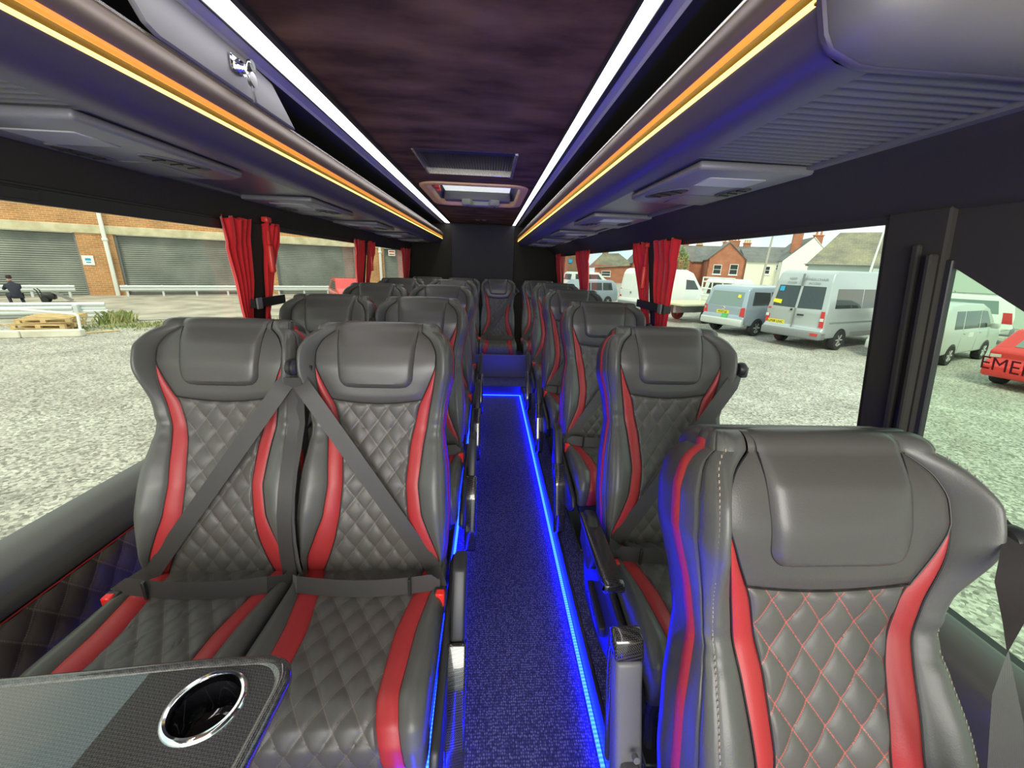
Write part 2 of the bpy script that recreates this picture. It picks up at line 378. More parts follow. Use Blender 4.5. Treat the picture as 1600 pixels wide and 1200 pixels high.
def sm(pts, k=15, N_=401):
    pts=np.array(pts,float); xs=np.linspace(pts[0,0],pts[-1,0],N_); ys=np.interp(xs,pts[:,0],pts[:,1])
    w=np.hanning(2*k+3)[1:-1]; w/=w.sum(); p=np.concatenate([2*ys[0]-ys[k:0:-1],ys,2*ys[-1]-ys[-2:-k-2:-1]]); ys=np.convolve(p,w,'valid')
    return lambda x: np.interp(x,xs,ys)

# ------------------------------------------------------------------ the coach shell
Y0, Y1 = -1.25, 5.85
def xl(z): return -1.2+(z-.645)*.12
def xr(z): return .92+(1.49-z)*.16
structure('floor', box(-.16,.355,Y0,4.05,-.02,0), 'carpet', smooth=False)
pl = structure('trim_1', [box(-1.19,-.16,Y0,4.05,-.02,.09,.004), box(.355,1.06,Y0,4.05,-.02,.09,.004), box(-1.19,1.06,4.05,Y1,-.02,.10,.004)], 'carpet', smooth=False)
pl['label'] = 'carpeted plinths beside the aisle and the raised rear platform'
structure('trim_2', [box(-.167,-.155,Y0,4.05,.0,.098,.002), box(.350,.362,Y0,4.05,.0,.098,.002), box(-.155,.35,4.040,4.055,0,.108,.002)], mat('satin_black_edge',(.03,.03,.04),.38), smooth=False)
# blue LED strips: a channel and its lit diffuser
led = M['led_blue']
_w=N(led,'ShaderNodeTexWave'); _w.inputs['Scale'].default_value=26; _w.bands_direction='Y'; L(led,coords(led),_w.inputs['Vector'])
_m=N(led,'ShaderNodeMapRange'); _m.inputs[3].default_value=75; _m.inputs[4].default_value=190; L(led,_w.outputs['Fac'],_m.inputs[0]); L(led,_m.outputs[0],bsdf(led).inputs['Emission Strength'])
for (nm, g1, g2, lab) in (
  ('right', box(.334,.3495,Y0,4.03,0,.004), box(.336,.3475,Y0,4.03,.004,.010), 'blue LED floor strip along the right edge of the aisle'),
  ('left', box(-.1545,-.139,Y0,4.03,0,.004), box(-.1525,-.141,Y0,4.03,.004,.010), 'blue LED floor strip along the left edge of the aisle'),
  ('rear', box(-.139,.334,4.022,4.039,0,.004), box(-.139,.334,4.024,4.037,.004,.010), 'blue LED strip across the far end of the aisle')):
    t = thing('led_floor_strip', lab, 'light strip', (0,0,0)); part('channel', g1, 'plastic', t, smooth=False); part('diffuser', g2, led, t, smooth=False)
# lower left wall, sill and quilted lining
zs=.645
def wall_profile_left():
    return [(-1.19,.09),(-1.128,.09),(-1.128,.50)]
w_ = struct_root('wall_left')
part('outer_panel', box(-1.25,-1.135,Y0,Y1,-.02,.60), 'plastic_matt', w_, smooth=False)
part('sill_ledge', sweep([(-1.205,.640),(-1.195,.655),(-1.165,.650),(-1.13,.622),(-1.122,.60),(-1.126,.565)],Y0,Y1), mat('grey_sill_trim',(.13,.135,.13),.35), w_)
part('lining_band', sweep([(-1.126,.565),(-1.116,.55),(-1.116,.525),(-1.124,.512)],Y0,Y1), 'leather', w_)
part('red_piping', tube([(-1.120,Y0,.508),(-1.120,Y1,.508)],.0022,6), 'red', w_)
def quilt_h(p,q): return (np.abs(np.sin(np.pi*p))*np.abs(np.sin(np.pi*q)))**.32
ys=np.linspace(.2,1.9,190); zz=np.linspace(.10,.503,60); YY,ZZ=np.meshgrid(ys,zz,indexing='ij')
pp=YY/.085+ZZ/.12; qq=YY/.085-ZZ/.12; X_=-1.128+.010*quilt_h(pp,qq)
part('quilted_panel', [grid(np.stack([X_,YY,ZZ],-1),uv=np.stack([pp,qq],-1)), ([(-1.128,Y0,.1),(-1.128,.2,.1),(-1.128,.2,.503),(-1.128,Y0,.503),(-1.128,1.9,.1),(-1.128,Y1,.1),(-1.128,Y1,.503),(-1.128,1.9,.503)],[(0,1,2,3),(4,5,6,7)],[(0,0)]*8)], quilt_leather('brown_quilted_lining', (.115,.092,.075), (.26,.20,.15), .03), w_, rec=False)
w_ = struct_root('wall_right')
part('outer_panel', box(1.065,1.16,Y0,Y1,-.02,.57), 'plastic_matt', w_, smooth=False)
part('sill_ledge', sweep([(1.095,.598),(1.065,.612),(1.04,.607),(1.0,.588),(.985,.565),(.988,.50),(.99,.09)],Y0,Y1), 'leather', w_)
# pillars and window headers
def lean_box(fx, y0, y1, z0, z1, t, inw, b=.004):
    s = 1 if inw>0 else -1
    a,c = fx(z0), fx(z1); v=[(a,y0,z0),(a+inw*t,y0,z0),(a+inw*t,y1,z0),(a,y1,z0),(c,y0,z1),(c+inw*t,y0,z1),(c+inw*t,y1,z1),(c,y1,z1)]
    bm=bmesh.new(); V=[bm.verts.new(p) for p in v]; [bm.faces.new([V[i] for i in q]) for q in ((0,3,2,1),(4,5,6,7),(0,1,5,4),(1,2,6,5),(2,3,7,6),(3,0,4,7))]
    bmesh.ops.recalc_face_normals(bm, faces=bm.faces); bmesh.ops.bevel(bm, geom=bm.edges[:], offset=b, segments=1, profile=.5, affect='EDGES'); return from_bm(bm)
TL=((1.97,2.13),(3.58,3.74),(5.66,5.85)); TR=((.795,.925),(2.22,2.36),(4.02,4.16),(5.62,5.85))
for i,(a,b) in enumerate(TL): structure('trim_%d'%(3+i), lean_box(xl,a,b,.60,1.49,.022,1), 'felt', smooth=False)
for i,(a,b) in enumerate(TR):
    g=[lean_box(xr,a,b,.60,1.49,.022,-1)]
    if i==0: g+=[lean_box(lambda z:xr(z)-.023,.835,.85,.60,1.42,.012,-1,.003), lean_box(lambda z:xr(z)-.023,.800,.812,.60,1.40,.020,-1,.003)]
    structure('trim_%d'%(6+i), g, 'felt', smooth=False)
hd = structure('trim_10', sweep([(-1.115,1.475),(-1.092,1.477),(-1.088,1.50),(-1.078,1.572),(-1.07,1.588),(-1.055,1.588)],Y0,Y1), 'felt', ang=60)
hd['label']='dark valance above the left windows'
hd = structure('trim_11', sweep([(.94,1.482),(.905,1.485),(.895,1.50),(.80,1.572),(.745,1.585),(.740,1.600)],Y0,Y1), 'felt', ang=60)
hd['label']='dark valance above the right windows'
# outer roof skin so no daylight leaks in
structure('trim_12', [sweep([(-1.14,1.475),(-1.16,1.60),(-1.0,1.90),(-.56,1.99)],Y0,Y1+.05), sweep([(.96,1.475),(1.0,1.60),(.80,1.90),(.30,1.99)],Y0,Y1+.05)], 'plastic_matt')
# windows
def pane(fx, y0, y1, z0, z1, t=.004): return [( [(fx(z0),y0,z0),(fx(z0),y1,z0),(fx(z1),y1,z1),(fx(z1),y0,z1)], [(0,1,2,3) if fx(1)<0 else (3,2,1,0)] )]
def window(name, fx, y0, y1, inw, gm, top=1.482, slider=False):
    w = struct_root(name); part('pane', pane(lambda z:fx(z)-inw*.004, y0, y1, .63 if inw>0 else .585, 1.50), gm, w, smooth=False, rec=False)
    part('rubber_seal', [lean_box(fx,y0,y1,.632 if inw>0 else .588,.652 if inw>0 else .607,.016,inw,.002), lean_box(fx,y0,y1,top-.014,top+.01,.012,inw,.002), lean_box(fx,y0-.004,y0+.014,.60,top,.014,inw,.002), lean_box(fx,y1-.014,y1+.004,.60,top,.014,inw,.002)], 'plastic', w, smooth=False)
    if slider: part('slider_rail', [lean_box(fx,y0,y1,1.448,1.484,.018,inw,.002), lean_box(fx,1.0,1.1,1.455,1.48,.02,inw,.002)], 'plastic', w, smooth=False)
    return w
window('window_1', xl, Y0, 1.97, 1, 'glass_left', slider=True)
window('window_2', xl, 2.13, 3.58, 1, 'glass_left')
window('window_3', xl, 3.74, 5.66, 1, 'glass_left')
window('window_4', xr, .925, 2.22, -1, 'glass_right')
window('window_5', xr, 2.36, 4.02, -1, 'glass_right')
window('window_6', xr, 4.16, 5.62, -1, 'glass_right')
# emergency door on the right, its window with the sloping dark border
dr = struct_root('door_1')
part('pane', pane(lambda z:xr(z)+.004, Y0, .795, .585, 1.50), 'glass_door', dr, smooth=False, rec=False)
pz=[(.80,1.50),(.80,1.385),(.64,1.290),(.46,1.20),(.20,1.10),(-.2,1.05),(Y0,1.03),(Y0,1.50)]
pb=part('dark_border', prism([(y,z) for y,z in pz],'x',0,.006), 'felt', dr, smooth=False)
for v in pb.data.vertices: v.co.x = xr(v.co.z)-.002-v.co.x
part('door_seal', [lean_box(xr,Y0,.80,.588,.607,.016,-1,.002), lean_box(xr,.783,.797,.64,1.39,.014,-1,.002)], 'plastic', dr, smooth=False)
tg=text_geo('EMERGENCY DOOR', .036)
zt=.985; tdir=Vector((0,-1,0)); tup=Vector((-.16,0,1)).normalized()
xs_=[p[0] for p in tg[0]]; left=min(xs_)
part('lettering', place(([((p[0]-left)*.98,p[1]*1.0,0) for p in tg[0]],tg[1]), (xr(1.197)-.002,.708,1.199), tdir, tup), 'ink_red', dr, smooth=False, rec=False, label='dark red capital letters on the glass')
# ceiling with vent and roof hatch openings
CZ=1.872
VX0,VX1,VY0,VY1=-.39,.125,2.19,2.75; HX0,HX1,HY0,HY1=-.47,.22,3.04,4.02
structure('ceiling', [box(-.56,.30,Y0,VY0,CZ,CZ+.02),box(-.56,VX0,VY0,VY1,CZ,CZ+.02),box(VX1,.30,VY0,VY1,CZ,CZ+.02),box(-.56,.30,VY1,HY0,CZ,CZ+.02),
  box(-.56,HX0,HY0,HY1,CZ,CZ+.02),box(HX1,.30,HY0,HY1,CZ,CZ+.02),box(-.56,.30,HY1,Y1,CZ,CZ+.02)], 'suede', smooth=False)
structure('wall_rear', [box(-1.2,1.06,Y1,Y1+.05,-.02,1.95)], 'felt', smooth=False)
structure('trim_13', [box(-.54,.33,Y1-.03,Y1,.10,1.86,.006)], mat('blue_black_panel',(.018,.018,.030),.7), smooth=False)
structure('trim_14', [box(-1.2,1.06,4.42,4.44,.10,.36,.004)], mat('riser_board_led_glow',(.10,.10,.22),.5), smooth=False)  # blue light of the cross strip is painted into the board colour
# ------------------------------------------------------------------ seats
LB=.80; TH=math.radians(17); SB=.45
c0=sm([(0,.0),(.15,.018),(.3,.020),(.48,.0),(.56,.008),(.68,.026),(.76,.018),(.80,.004)])
Ab=sm([(0,.024),(.08,.042),(.22,.056),(.36,.044),(.48,.018),(.56,.026),(.64,.056),(.73,.060),(.78,.034),(.80,.020)],10)
aw=sm([(0,.165),(.06,.140),(.12,.121),(.2,.106),(.3,.098),(.43,.107),(.555,.132),(.62,.162),(.68,.186),(.73,.186),(.77,.168),(.80,.135)],9)
bw=sm([(0,.208),(.06,.205),(.12,.182),(.2,.152),(.3,.139),(.43,.150),(.54,.166),(.62,.181),(.68,.187),(.73,.186),(.77,.168),(.80,.135)],9)
ww=sm([(0,.214),(.06,.222),(.2,.228),(.34,.220),(.47,.202),(.56,.212),(.66,.234),(.73,.232),(.77,.220),(.79,.206),(.80,.190)],5)
TOPR=.032
def tf(x,s,f):
    x=np.asarray(x,float); s=np.asarray(s,float); f=np.asarray(f,float)
    s=s*.905; x=x*.925
    return np.stack([x, s*math.sin(TH)-f*math.cos(TH), SB+s*math.cos(TH)+f*math.sin(TH)],-1)
def roll(s,f):
    """top roll: s beyond LB is an angle measure"""
    s=np.asarray(s,float); f=np.asarray(f,float)
    ph=np.clip((s-LB)/TOPR,0,1)*math.pi/2
    s2=np.where(s>LB, LB+TOPR*np.sin(ph), s); f2=np.where(s>LB, f-(f+.02)*(1-np.cos(ph)), f); return s2,f2
def fa(s): return c0(np.minimum(s,LB))+.22*Ab(np.minimum(s,LB))
def fb(s):
    s_=np.minimum(s,LB); return c0(s_)+(.22+.30*np.clip((bw(s_)-aw(s_))/.035,0,1))*Ab(s_)
def fcen(x,s):
    s_=np.minimum(s,LB); return c0(s_)+.22*Ab(s_)*np.clip(np.abs(x)/aw(s_),0,1.2)**2
def catmull(P,t):
    """P list of (x,f) arrays; t in 0..len-1"""
    P=[np.asarray(p,float) for p in P]; n=len(P)-1; out=[]
    for u in t:
        i=min(int(u),n-1); k=u-i; p0=P[max(i-1,0)]; p1=P[i]; p2=P[i+1]; p3=P[min(i+2,n)]
        out.append(.5*((2*p1)+(-p0+p2)*k+(2*p0-5*p1+4*p2-p3)*k*k+(-p0+3*p1-3*p2+p3)*k**3))
    return np.stack(out,0)     # (nt, 2, ns)
HS=.560
def hs(t): return HS+.014*t*t      # head piece lower edge
def bolster(sgn, n=46):
    s=np.concatenate([np.linspace(-.01,LB,92), np.linspace(LB,LB+TOPR,8)[1:]]); s_=np.clip(s,0,LB)
    a,b,w,A,c=aw(s_),bw(s_),ww(s_),Ab(s_),c0(s_)
    P=[np.stack([b,fb(s)]), np.stack([b+.58*(w-b),c+A]), np.stack([w-.002,c+A*.72-.004]), np.stack([w+.004,c*.4-.001-.0*A]), np.stack([w+.002,-.02+0*c])]
    P[2]=np.stack([w-.001,c+A*.62]); t=np.linspace(0,4,n); G=catmull(P,t)
    dip=(-.0045*np.exp(-(t/.16)**2))[:,None]; x=G[:,0]; f=G[:,1]+dip
    # stitch groove just outside the crest
    f=f-.0022*np.exp(-((t-1.55)/.07)**2)[:,None]
    x=x-.0030*np.exp(-((t-2.45)/.10)**2)[:,None]; f=f-.0025*np.exp(-((t-2.45)/.10)**2)[:,None]
    # gathered wrinkles at the waist
    wr=.0022*np.sin(s*150)*np.exp(-((s-.475)/.055)**2); f=f+wr[None,:]*np.clip(np.sin(np.pi*np.clip(t/3,0,1)),0,1)[:,None]
    pr_=np.clip((s-LB)/TOPR,0,1); x=x-(.022*(1-np.cos(pr_*math.pi/2)))[None,:]*np.clip(t/2,0,1)[:,None]
    S,F=roll(np.broadcast_to(s,x.shape),f); return grid(tf(sgn*x,S,F))
def stripe(sgn):
    s=np.linspace(-.01,.690,80); s_=np.clip(s,0,LB); t=np.linspace(0,1,8)[:,None]
    a,b=aw(s_)[None],bw(s_)[None]; x=a+(b-a)*t; f=fa(s)[None]+(fb(s)-fa(s))[None]*t + .004*np.sin(np.pi*t)*np.clip((b-a)/.03,0,1)-.0025*(np.exp(-(t/.1)**2)+np.exp(-((1-t)/.1)**2))
    return grid(tf(sgn*x,np.broadcast_to(s,x.shape),f))
def headpiece():
    tt=np.linspace(-1,1,41); rows=[]
    us=np.concatenate([np.linspace(0,1,40), np.linspace(1,1+1,8)[1:]])
    G=[]
    for u in us:
        sl=hs(tt); s=np.where(u<=1, sl+(LB-sl)*min(u,1), LB+TOPR*(u-1)) ; s_=np.minimum(s,LB); a=aw(s_); x=a*tt
        f=fcen(x,s)+.010*(1-np.abs(tt)**6)*min(1,(u/.10))**.5 if u>0 else fcen(x,s)-.003
        S,F=roll(s,f); G.append(tf(x,S,F))
    return grid(np.array(G))
DW,DH=.060,.084
def quiltpanel():
    tt=np.linspace(-1,1,64); G=[]; UV=[]
    for u in np.linspace(0,1,120):
        s=-.012+(hs(tt)+.012)*u; s_=np.clip(s,0,LB); a=aw(s_); x=a*tt
        p=x/DW+s/DH; q=x/DW-s/DH; edge=np.clip((1-np.abs(tt))/.06,0,1)**.5*min(1,(1-u)/.02)**.5
        f=fcen(x,s)+(.0080*quilt_h(p,q))*edge-.002
        G.append(tf(x,s,f)); UV.append(np.stack([p,q],-1))
    return grid(np.array(G),uv=np.array(UV))
PS0=.612
def pillow():
    G=[]; us=np.concatenate([np.linspace(0,1,34)**1.3,np.linspace(1,2,8)[1:]]); tt=np.linspace(-1,1,34)
    for u in us:
        s=PS0+(LB-PS0)*min(u,1); r=.034; d=s-PS0
        hw=.112+.016*d/.23; 
        if d<r: hw=hw-r+math.sqrt(max(0,r*r-(r-d)**2))
        x=hw*tt; e=(1-np.abs(tt)**10)**.5 if True else 1; ed=min(1,d/.012)**.5 if u<1 else 1
        tp=1-.75*min(1,max(0,(min(u,1)-.72)/.28)); off=-.002+(.0135*tp+.002)*e*ed+.006*tp*(1-tt**2)*ed
        base=fcen(x,np.full_like(x,s))+.010
        sv=np.full_like(x, s if u<=1 else LB+TOPR*(u-1)); S,F=roll(sv, base+off if u<=1 else base+off)
        if u>1: S=S+off*math.sin((u-1)*math.pi/2)
        G.append(tf(x,S,F))
    return grid(np.array(G))
def rim():
    s=np.linspace(-.01,LB,60); w=ww(np.clip(s,0,LB))+.002
    L_=[(-w[i],s[i]) for i in range(len(s))]
    ph=np.linspace(0,1,5)[1:]; wt=w[-1]
    L_+=[(-wt+.022*(1-math.cos(p*math.pi/2)),LB+TOPR*math.sin(p*math.pi/2)) for p in ph]
    L_+=[(x,LB+TOPR) for x in np.linspace(-wt+.022,wt-.022,14)[1:-1]]
    L_+=[(wt-.022*(1-math.cos(p*math.pi/2)),LB+TOPR*math.sin(p*math.pi/2)) for p in ph[::-1]]
    L_+=[(w[i],s[i]) for i in range(len(s)-1,-1,-1)]
    return np.array(L_)
RIM=rim(); RC=np.array([0,.4])
def loft(levels,sel=None):
    G=[]
    for f,off in levels:
        n=RIM-RC; n/=np.linalg.norm(n,axis=1)[:,None]; Q=RIM+n*off; Q=Q if sel is None else Q[sel]; G.append(tf(Q[:,0],Q[:,1],np.full(len(Q),f)))
    return grid(np.array(G))
def front_f(x,s):
    a,b,w=float(aw(s)),float(bw(s)),float(ww(s)); ax=abs(x)
    if ax<=a: return float(fcen(np.array([x]),np.array([s]))[0])+(.02 if s>HS else .010)
    A=float(Ab(s)); c=float(c0(s))
    return float(np.interp(ax,[a,b,b+.58*(w-b),w],[c+.22*A,c+.52*A,c+A,c+A*.62]))+.006
# cushion: path along its length
CP=np.array([(.03,.452),(0,.456),(-.1,.457),(-.2,.460),(-.31,.466),(-.38,.464),(-.420,.448),(-.442,.420),(-.446,.385),(-.440,.350)])
_t=np.linspace(0,1,len(CP)); cy=sm(list(zip(_t,CP[:,0])),12); cz=sm(list(zip(_t,CP[:,1])),12)
ca=sm([(0,.160),(.15,.140),(.35,.108),(.55,.106),(.8,.124),(1,.130)]); cb=sm([(0,.197),(.15,.188),(.35,.160),(.55,.152),(.8,.170),(1,.176)])
cA=sm([(0,.018),(.3,.030),(.6,.030),(.8,.014),(1,.008)])
def cf(x,u,off):
    y,z=cy(u),cz(u); e=.002; dy=cy(np.clip(u+e,0,1))-cy(np.clip(u-e,0,1)); dz=cz(np.clip(u+e,0,1))-cz(np.clip(u-e,0,1)); l=np.hypot(dy,dz)+1e-9
    return np.stack([x, y+off*dz/l*1.0, z-off*dy/l],-1)   # normal points up / forward
CW=.214
def cushion_parts():
    us=np.linspace(0,1,90); tt=np.linspace(-1,1,56); U=np.broadcast_to(us[:,None],(90,56)); T=np.broadcast_to(tt,(90,56))
    sl=np.concatenate([[0],np.cumsum(np.hypot(np.diff(cy(us)),np.diff(cz(us))))])[:,None]
    x=ca(U)*T; p=x/DW+sl/DH; q=x/DW-sl/DH
    off=.10*cA(U)*T**2+.0085*quilt_h(p,q)*np.clip((1-np.abs(T))/.06,0,1)**.5-.002
    out={'quilted_panel':grid(cf(x,U,off),uv=np.stack([p,q],-1))}
    t=np.linspace(0,1,8); U8=np.broadcast_to(us[:,None],(90,8)); T8=np.broadcast_to(t,(90,8))
    for sg in (-1,1):
        x=ca(U8)+(cb(U8)-ca(U8))*T8; off=cA(U8)*(.10+.4*T8)+.004*np.sin(np.pi*T8)-.0025*(np.exp(-(T8/.1)**2)+np.exp(-((1-T8)/.1)**2))
        out.setdefault('red_stripe',[]).append(grid(cf(sg*x,U8,off)))
        tb=np.linspace(0,4,18); b=cb(us); A=cA(us)
        P=[np.stack([b,.5*A]),np.stack([b+.5*(CW-b),A]),np.stack([0*b+CW-.002,A*.5-.004]),np.stack([0*b+CW+.003,-.035+0*b]),np.stack([0*b+CW-.002,-.080+0*b])]
        G=catmull(P,tb); X=G[:,0].T; O=G[:,1].T-.0045*np.exp(-(tb/.16)**2)[None]
        out.setdefault('side_bolster',[]).append(grid(cf(sg*X,np.broadcast_to(us[:,None],X.shape),O)))
    return out
def pipings():
    out=[]
    def tb(x,s,f,r=.0011): out.append(tube([tuple(p) for p in tf(np.asarray(x),np.asarray(s),np.asarray(f))],r,5))
    for sg in (-1,1):
        s=np.linspace(0,.685,46); tb(sg*aw(s),s,fa(s)+.0004); tb(sg*bw(s),s,fb(s)-.0002)
        s=np.linspace(0,LB-.002,56); a,b,w,A,cc=aw(s),bw(s),ww(s),Ab(s),c0(s)
        P=[np.stack([b,fb(s)]),np.stack([b+.58*(w-b),cc+A]),np.stack([w-.001,cc+A*.62]),np.stack([w+.004,cc*.4-.001]),np.stack([w+.002,-.02+0*cc])]
        q=catmull(P,[2.45])[0]; tb(sg*(q[0]-.0025),s,q[1]-.002,.0010)
    s1=np.linspace(LB-.002,.685,14); tt=np.linspace(-1,1,25); s2=hs(tt)
    x=np.concatenate([-aw(s1),aw(s2)*tt,aw(s1[::-1])]); s=np.concatenate([s1,s2,s1[::-1]])
    s1b=np.linspace(.685,float(hs(1.0)),8)[1:-1]; x=np.concatenate([-aw(s1),-aw(s1b),aw(s2)*tt,aw(s1b[::-1]),aw(s1[::-1])]); s=np.concatenate([s1,s1b,s2,s1b[::-1],s1[::-1]])
    tb(x,s,fcen(x,s)+.0025)
    sp_=np.concatenate([PS0+.034*(1-np.cos(np.linspace(0,math.pi/2,8))),np.linspace(PS0+.05,LB-.001,14)]); d=sp_-PS0; hw_=.112+.016*d/.23; m_=d<.034; hw_=np.where(m_,hw_-.034+np.sqrt(np.maximum(0,.034**2-(.034-d)**2)),hw_)
    x=np.concatenate([-hw_[::-1],hw_]); s=np.concatenate([sp_[::-1],sp_]); tb(x,s,fcen(x,s)+.0088+0*x,.0011)
    return out
def ribbon(pts, wdirs, w, t=.0016):
    V=[];F=[]
    for p,d in zip(pts,wdirs):
        p=Vector(p); d=Vector(d).normalized()*w/2; V+=[tuple(p-d),tuple(p+d)]
    F=[(2*i,2*i+1,2*i+3,2*i+2) for i in range(len(pts)-1)]
    return V,F
def sp(x,s,extra=0.0): return Vector(tf(x,s,front_f(x,s)+extra))
def belt_geo(sh,drop=True):
    """sh=+1: retractor at +x shoulder"""
    g=[]
    # diagonal run
    n=16; pts=[]; wd=[]
    p0=Vector(tf(sh*.236,.655,.050)); 
    for i in range(n+1):
        k=i/n; x=sh*(.236-.425*k); s=.655-.630*k
        f=max(front_f(x,s)+.004, 0)
        pts.append(tf(x,s,f) if i else p0)
    # pull the run taut: never below the chord envelope
    P=[Vector(p) for p in pts]; nrm=Vector((0,-math.cos(TH),math.sin(TH)))
    h=[p.dot(nrm) for p in P]
    for _ in range(60):
        for i in range(1,n): h[i]=max(h[i],(h[i-1]+h[i+1])/2)
    P=[p+nrm*(h[i]-p.dot(nrm)) for i,p in enumerate(P)]
    end=Vector((-sh*.205,-.10,.475)); P.append(end)
    dr_=(P[-1]-P[0]).normalized(); wdir=dr_.cross(nrm)
    g.append(ribbon(P,[wdir]*len(P),.047))
    # lap run
    Lp=[Vector((-sh*.205,-.10,.480))]+[Vector((-sh*.205+sh*.41*k, -.095-.012*math.sin(k*3.1), .500-.010*math.sin(k*3.14))) for k in np.linspace(.06,.94,8)]+[Vector((sh*.212,-.06,.470))]
    g.append(ribbon(Lp,[Vector((0,.25,1))]*len(Lp),.047))
    if not drop: return g
    D=[];wd=[]
    for k in np.linspace(0,1,10):
        s=.640*(1-k)-.0; x=sh*(.235-.012*k); f=float(c0(s))+float(Ab(s))*.8+.012+.012*math.sin(k*3.1)
        D.append(tf(x,s,f)); wd.append(Vector((1,-.9*math.sin(k*2.2)*(1 if sh<0 else .2),0)))
    D.append((sh*.222,-.07,.44)); wd.append(wd[-1])
    g.append(ribbon(D,wd,.044))
    return g
def make_geo_meshes():
    G={}
    G['back_shell']=mesh_of('back_shell',[loft([(-.020,.0),(-.026,.004),(-.036,.0045),(-.046,.001)],slice(60,len(RIM)-60)),loft([(-.046,.001),(-.075,.003),(-.105,-.004),(-.128,-.022),(-.140,-.055),(-.146,-.12),(-.148,-.25),(-.148,-.36)])],'leather_shell')
    G['red_band0'],G['red_band1']=[mesh_of('red_side_band',loft([(-.020,.0),(-.026,.004),(-.036,.0045),(-.046,.001)],q),'red') for q in (slice(0,61),slice(len(RIM)-61,len(RIM)))]
    for k in ('l','r'):
        sg=-1 if k=='l' else 1
        G['bol'+k]=mesh_of('side_bolster',bolster(sg),'leather_grey'); G['str'+k]=mesh_of('red_stripe',stripe(sg),'red')
    G['head']=mesh_of('headrest',headpiece(),'leather_head'); G['pil']=mesh_of('headrest_pad',pillow(),'leather_head')
    G['qp']=mesh_of('quilted_panel',quiltpanel(),'quilt'); G['qpr']=G['qp'].copy(); G['qpr'].materials[0]=M['quilt_red']
    c=cushion_parts()
    G['cq']=mesh_of('quilted_panel',c['quilted_panel'],'quilt'); G['cs0'],G['cs1']=[mesh_of('red_stripe',g,'red') for g in c['red_stripe']]
    G['cb0'],G['cb1']=[mesh_of('side_bolster',g,'leather_grey') for g in c['side_bolster']]
    G['cbase']=mesh_of('cushion_pan',[prism([(.06,.40),(-.425,.40),(-.44,.352),(-.41,.315),(.02,.33)],'x',-.205,.205,.006)],'plastic')
    for k in ('cq','cs0','cs1','cb0','cb1','head','pil','qp','qpr','boll','bolr','strl','strr','back_shell','red_band0','red_band1'):
        me=G[k]; c_=Vector((0,.1 if k[0]=='c' else .3,.3 if k[0]=='c' else .8))
        bm=bmesh.new(); bm.from_mesh(me); bmesh.ops.recalc_face_normals(bm,faces=bm.faces)
        if k not in('back_shell','red_band0','red_band1'):
            tot=Vector((0,0,0))
            for fc in bm.faces: tot+=fc.normal*fc.calc_area()
            if tot.dot(Vector((0,-1,.6)))<0: bmesh.ops.reverse_faces(bm,faces=bm.faces)
        bm.to_mesh(me); bm.free()
    g=[]
    for sx in (-.15,.15): g+=[tube([(sx,.0,.33),(sx,-.03,.2),(sx,-.02,.10)],.016,8),tube([(sx,-.38,.33),(sx,-.36,.2),(sx,-.38,.10)],.016,8), box(sx-.03,sx+.03,-.43,.05,.09,.105,.004)]
    g+=[box(-.19,.19,-.40,-.37,.28,.325,.005), box(-.19,.19,-.02,.02,.28,.33,.005)]
    G['ped']=mesh_of('pedestal',g,'plastic')
    for q_,g_ in enumerate(pipings()): G['pipe%d'%q_]=mesh_of('piping',g_,'seam')
    for sh in (-1,1):
        me=mesh_of('seat_belt',belt_geo(sh),'web',smooth=True); G['belt%d'%sh]=me; G['beltn%d'%sh]=mesh_of('seat_belt',belt_geo(sh,False),'web',smooth=True)
        G['guide%d'%sh]=mesh_of('belt_guide',[lathe([(0,-.012),(.019,-.012),(.023,-.004),(.023,.006),(.018,.012),(0,.012)],tuple(tf(sh*.240,.672,.072)),(1,0,0),20),
             box(sh*.236,sh*.262,*(lambda p:(p[1]-.004,p[1]+.05))(tf(0,.665,0.05)),*(lambda p:(p[2]-.022,p[2]+.016))(tf(0,.665,0.05)),.004)],'plastic')
        G['tongue%d'%sh]=mesh_of('belt_buckle',[box(-sh*.190,-sh*.226,-.128,-.098,.42,.487,.004)],'plastic'); G['tab%d'%sh]=mesh_of('belt_tab',[box(-sh*.120,-sh*.128,-.114,-.104,.468,.522,.001)],'plastic')
        G['button%d'%sh]=mesh_of('release_button',[box(-sh*.196,-sh*.220,-.1315,-.110,.447,.4905,.003)],'red_button')
    return G
SG=make_geo_meshes()
def mobj(name, me, parent, label=None):
    o=bpy.data.objects.new(name, me); col.objects.link(o); o.parent=parent
    if label: o['label']=label
    return o
# stitches of the nearest seat (a run of separate thread bars along both bolsters)
def stitches():
    g=[]
    for sg in (-1,1):
        s=.0
        while s<.80:
            for _t in (1.55,):
                a,b,w,A,c=[float(q(min(s,LB))) for q in (aw,bw,ww,Ab,c0)]
                P=[np.array([[b],[float(fb(np.array(s)))]]),np.array([[b+.58*(w-b)],[c+A]]),np.array([[w-.001],[c+A*.62]]),np.array([[w+.004],[c*.4-.001]]),np.array([[w+.002],[-.02]])]
                q=catmull(P,[_t])[0]; x=float(q[0,0]); f=float(q[1,0])
                p=Vector(tf(sg*x*.998,s,f-(.001 if s<.6 else .0022))); p2=Vector(tf(sg*x*.998,s+.0052,f-(.001 if s<.6 else .0022))); g.append(cyl(p,p2,.0010,4))
            s+=.0085
    return g
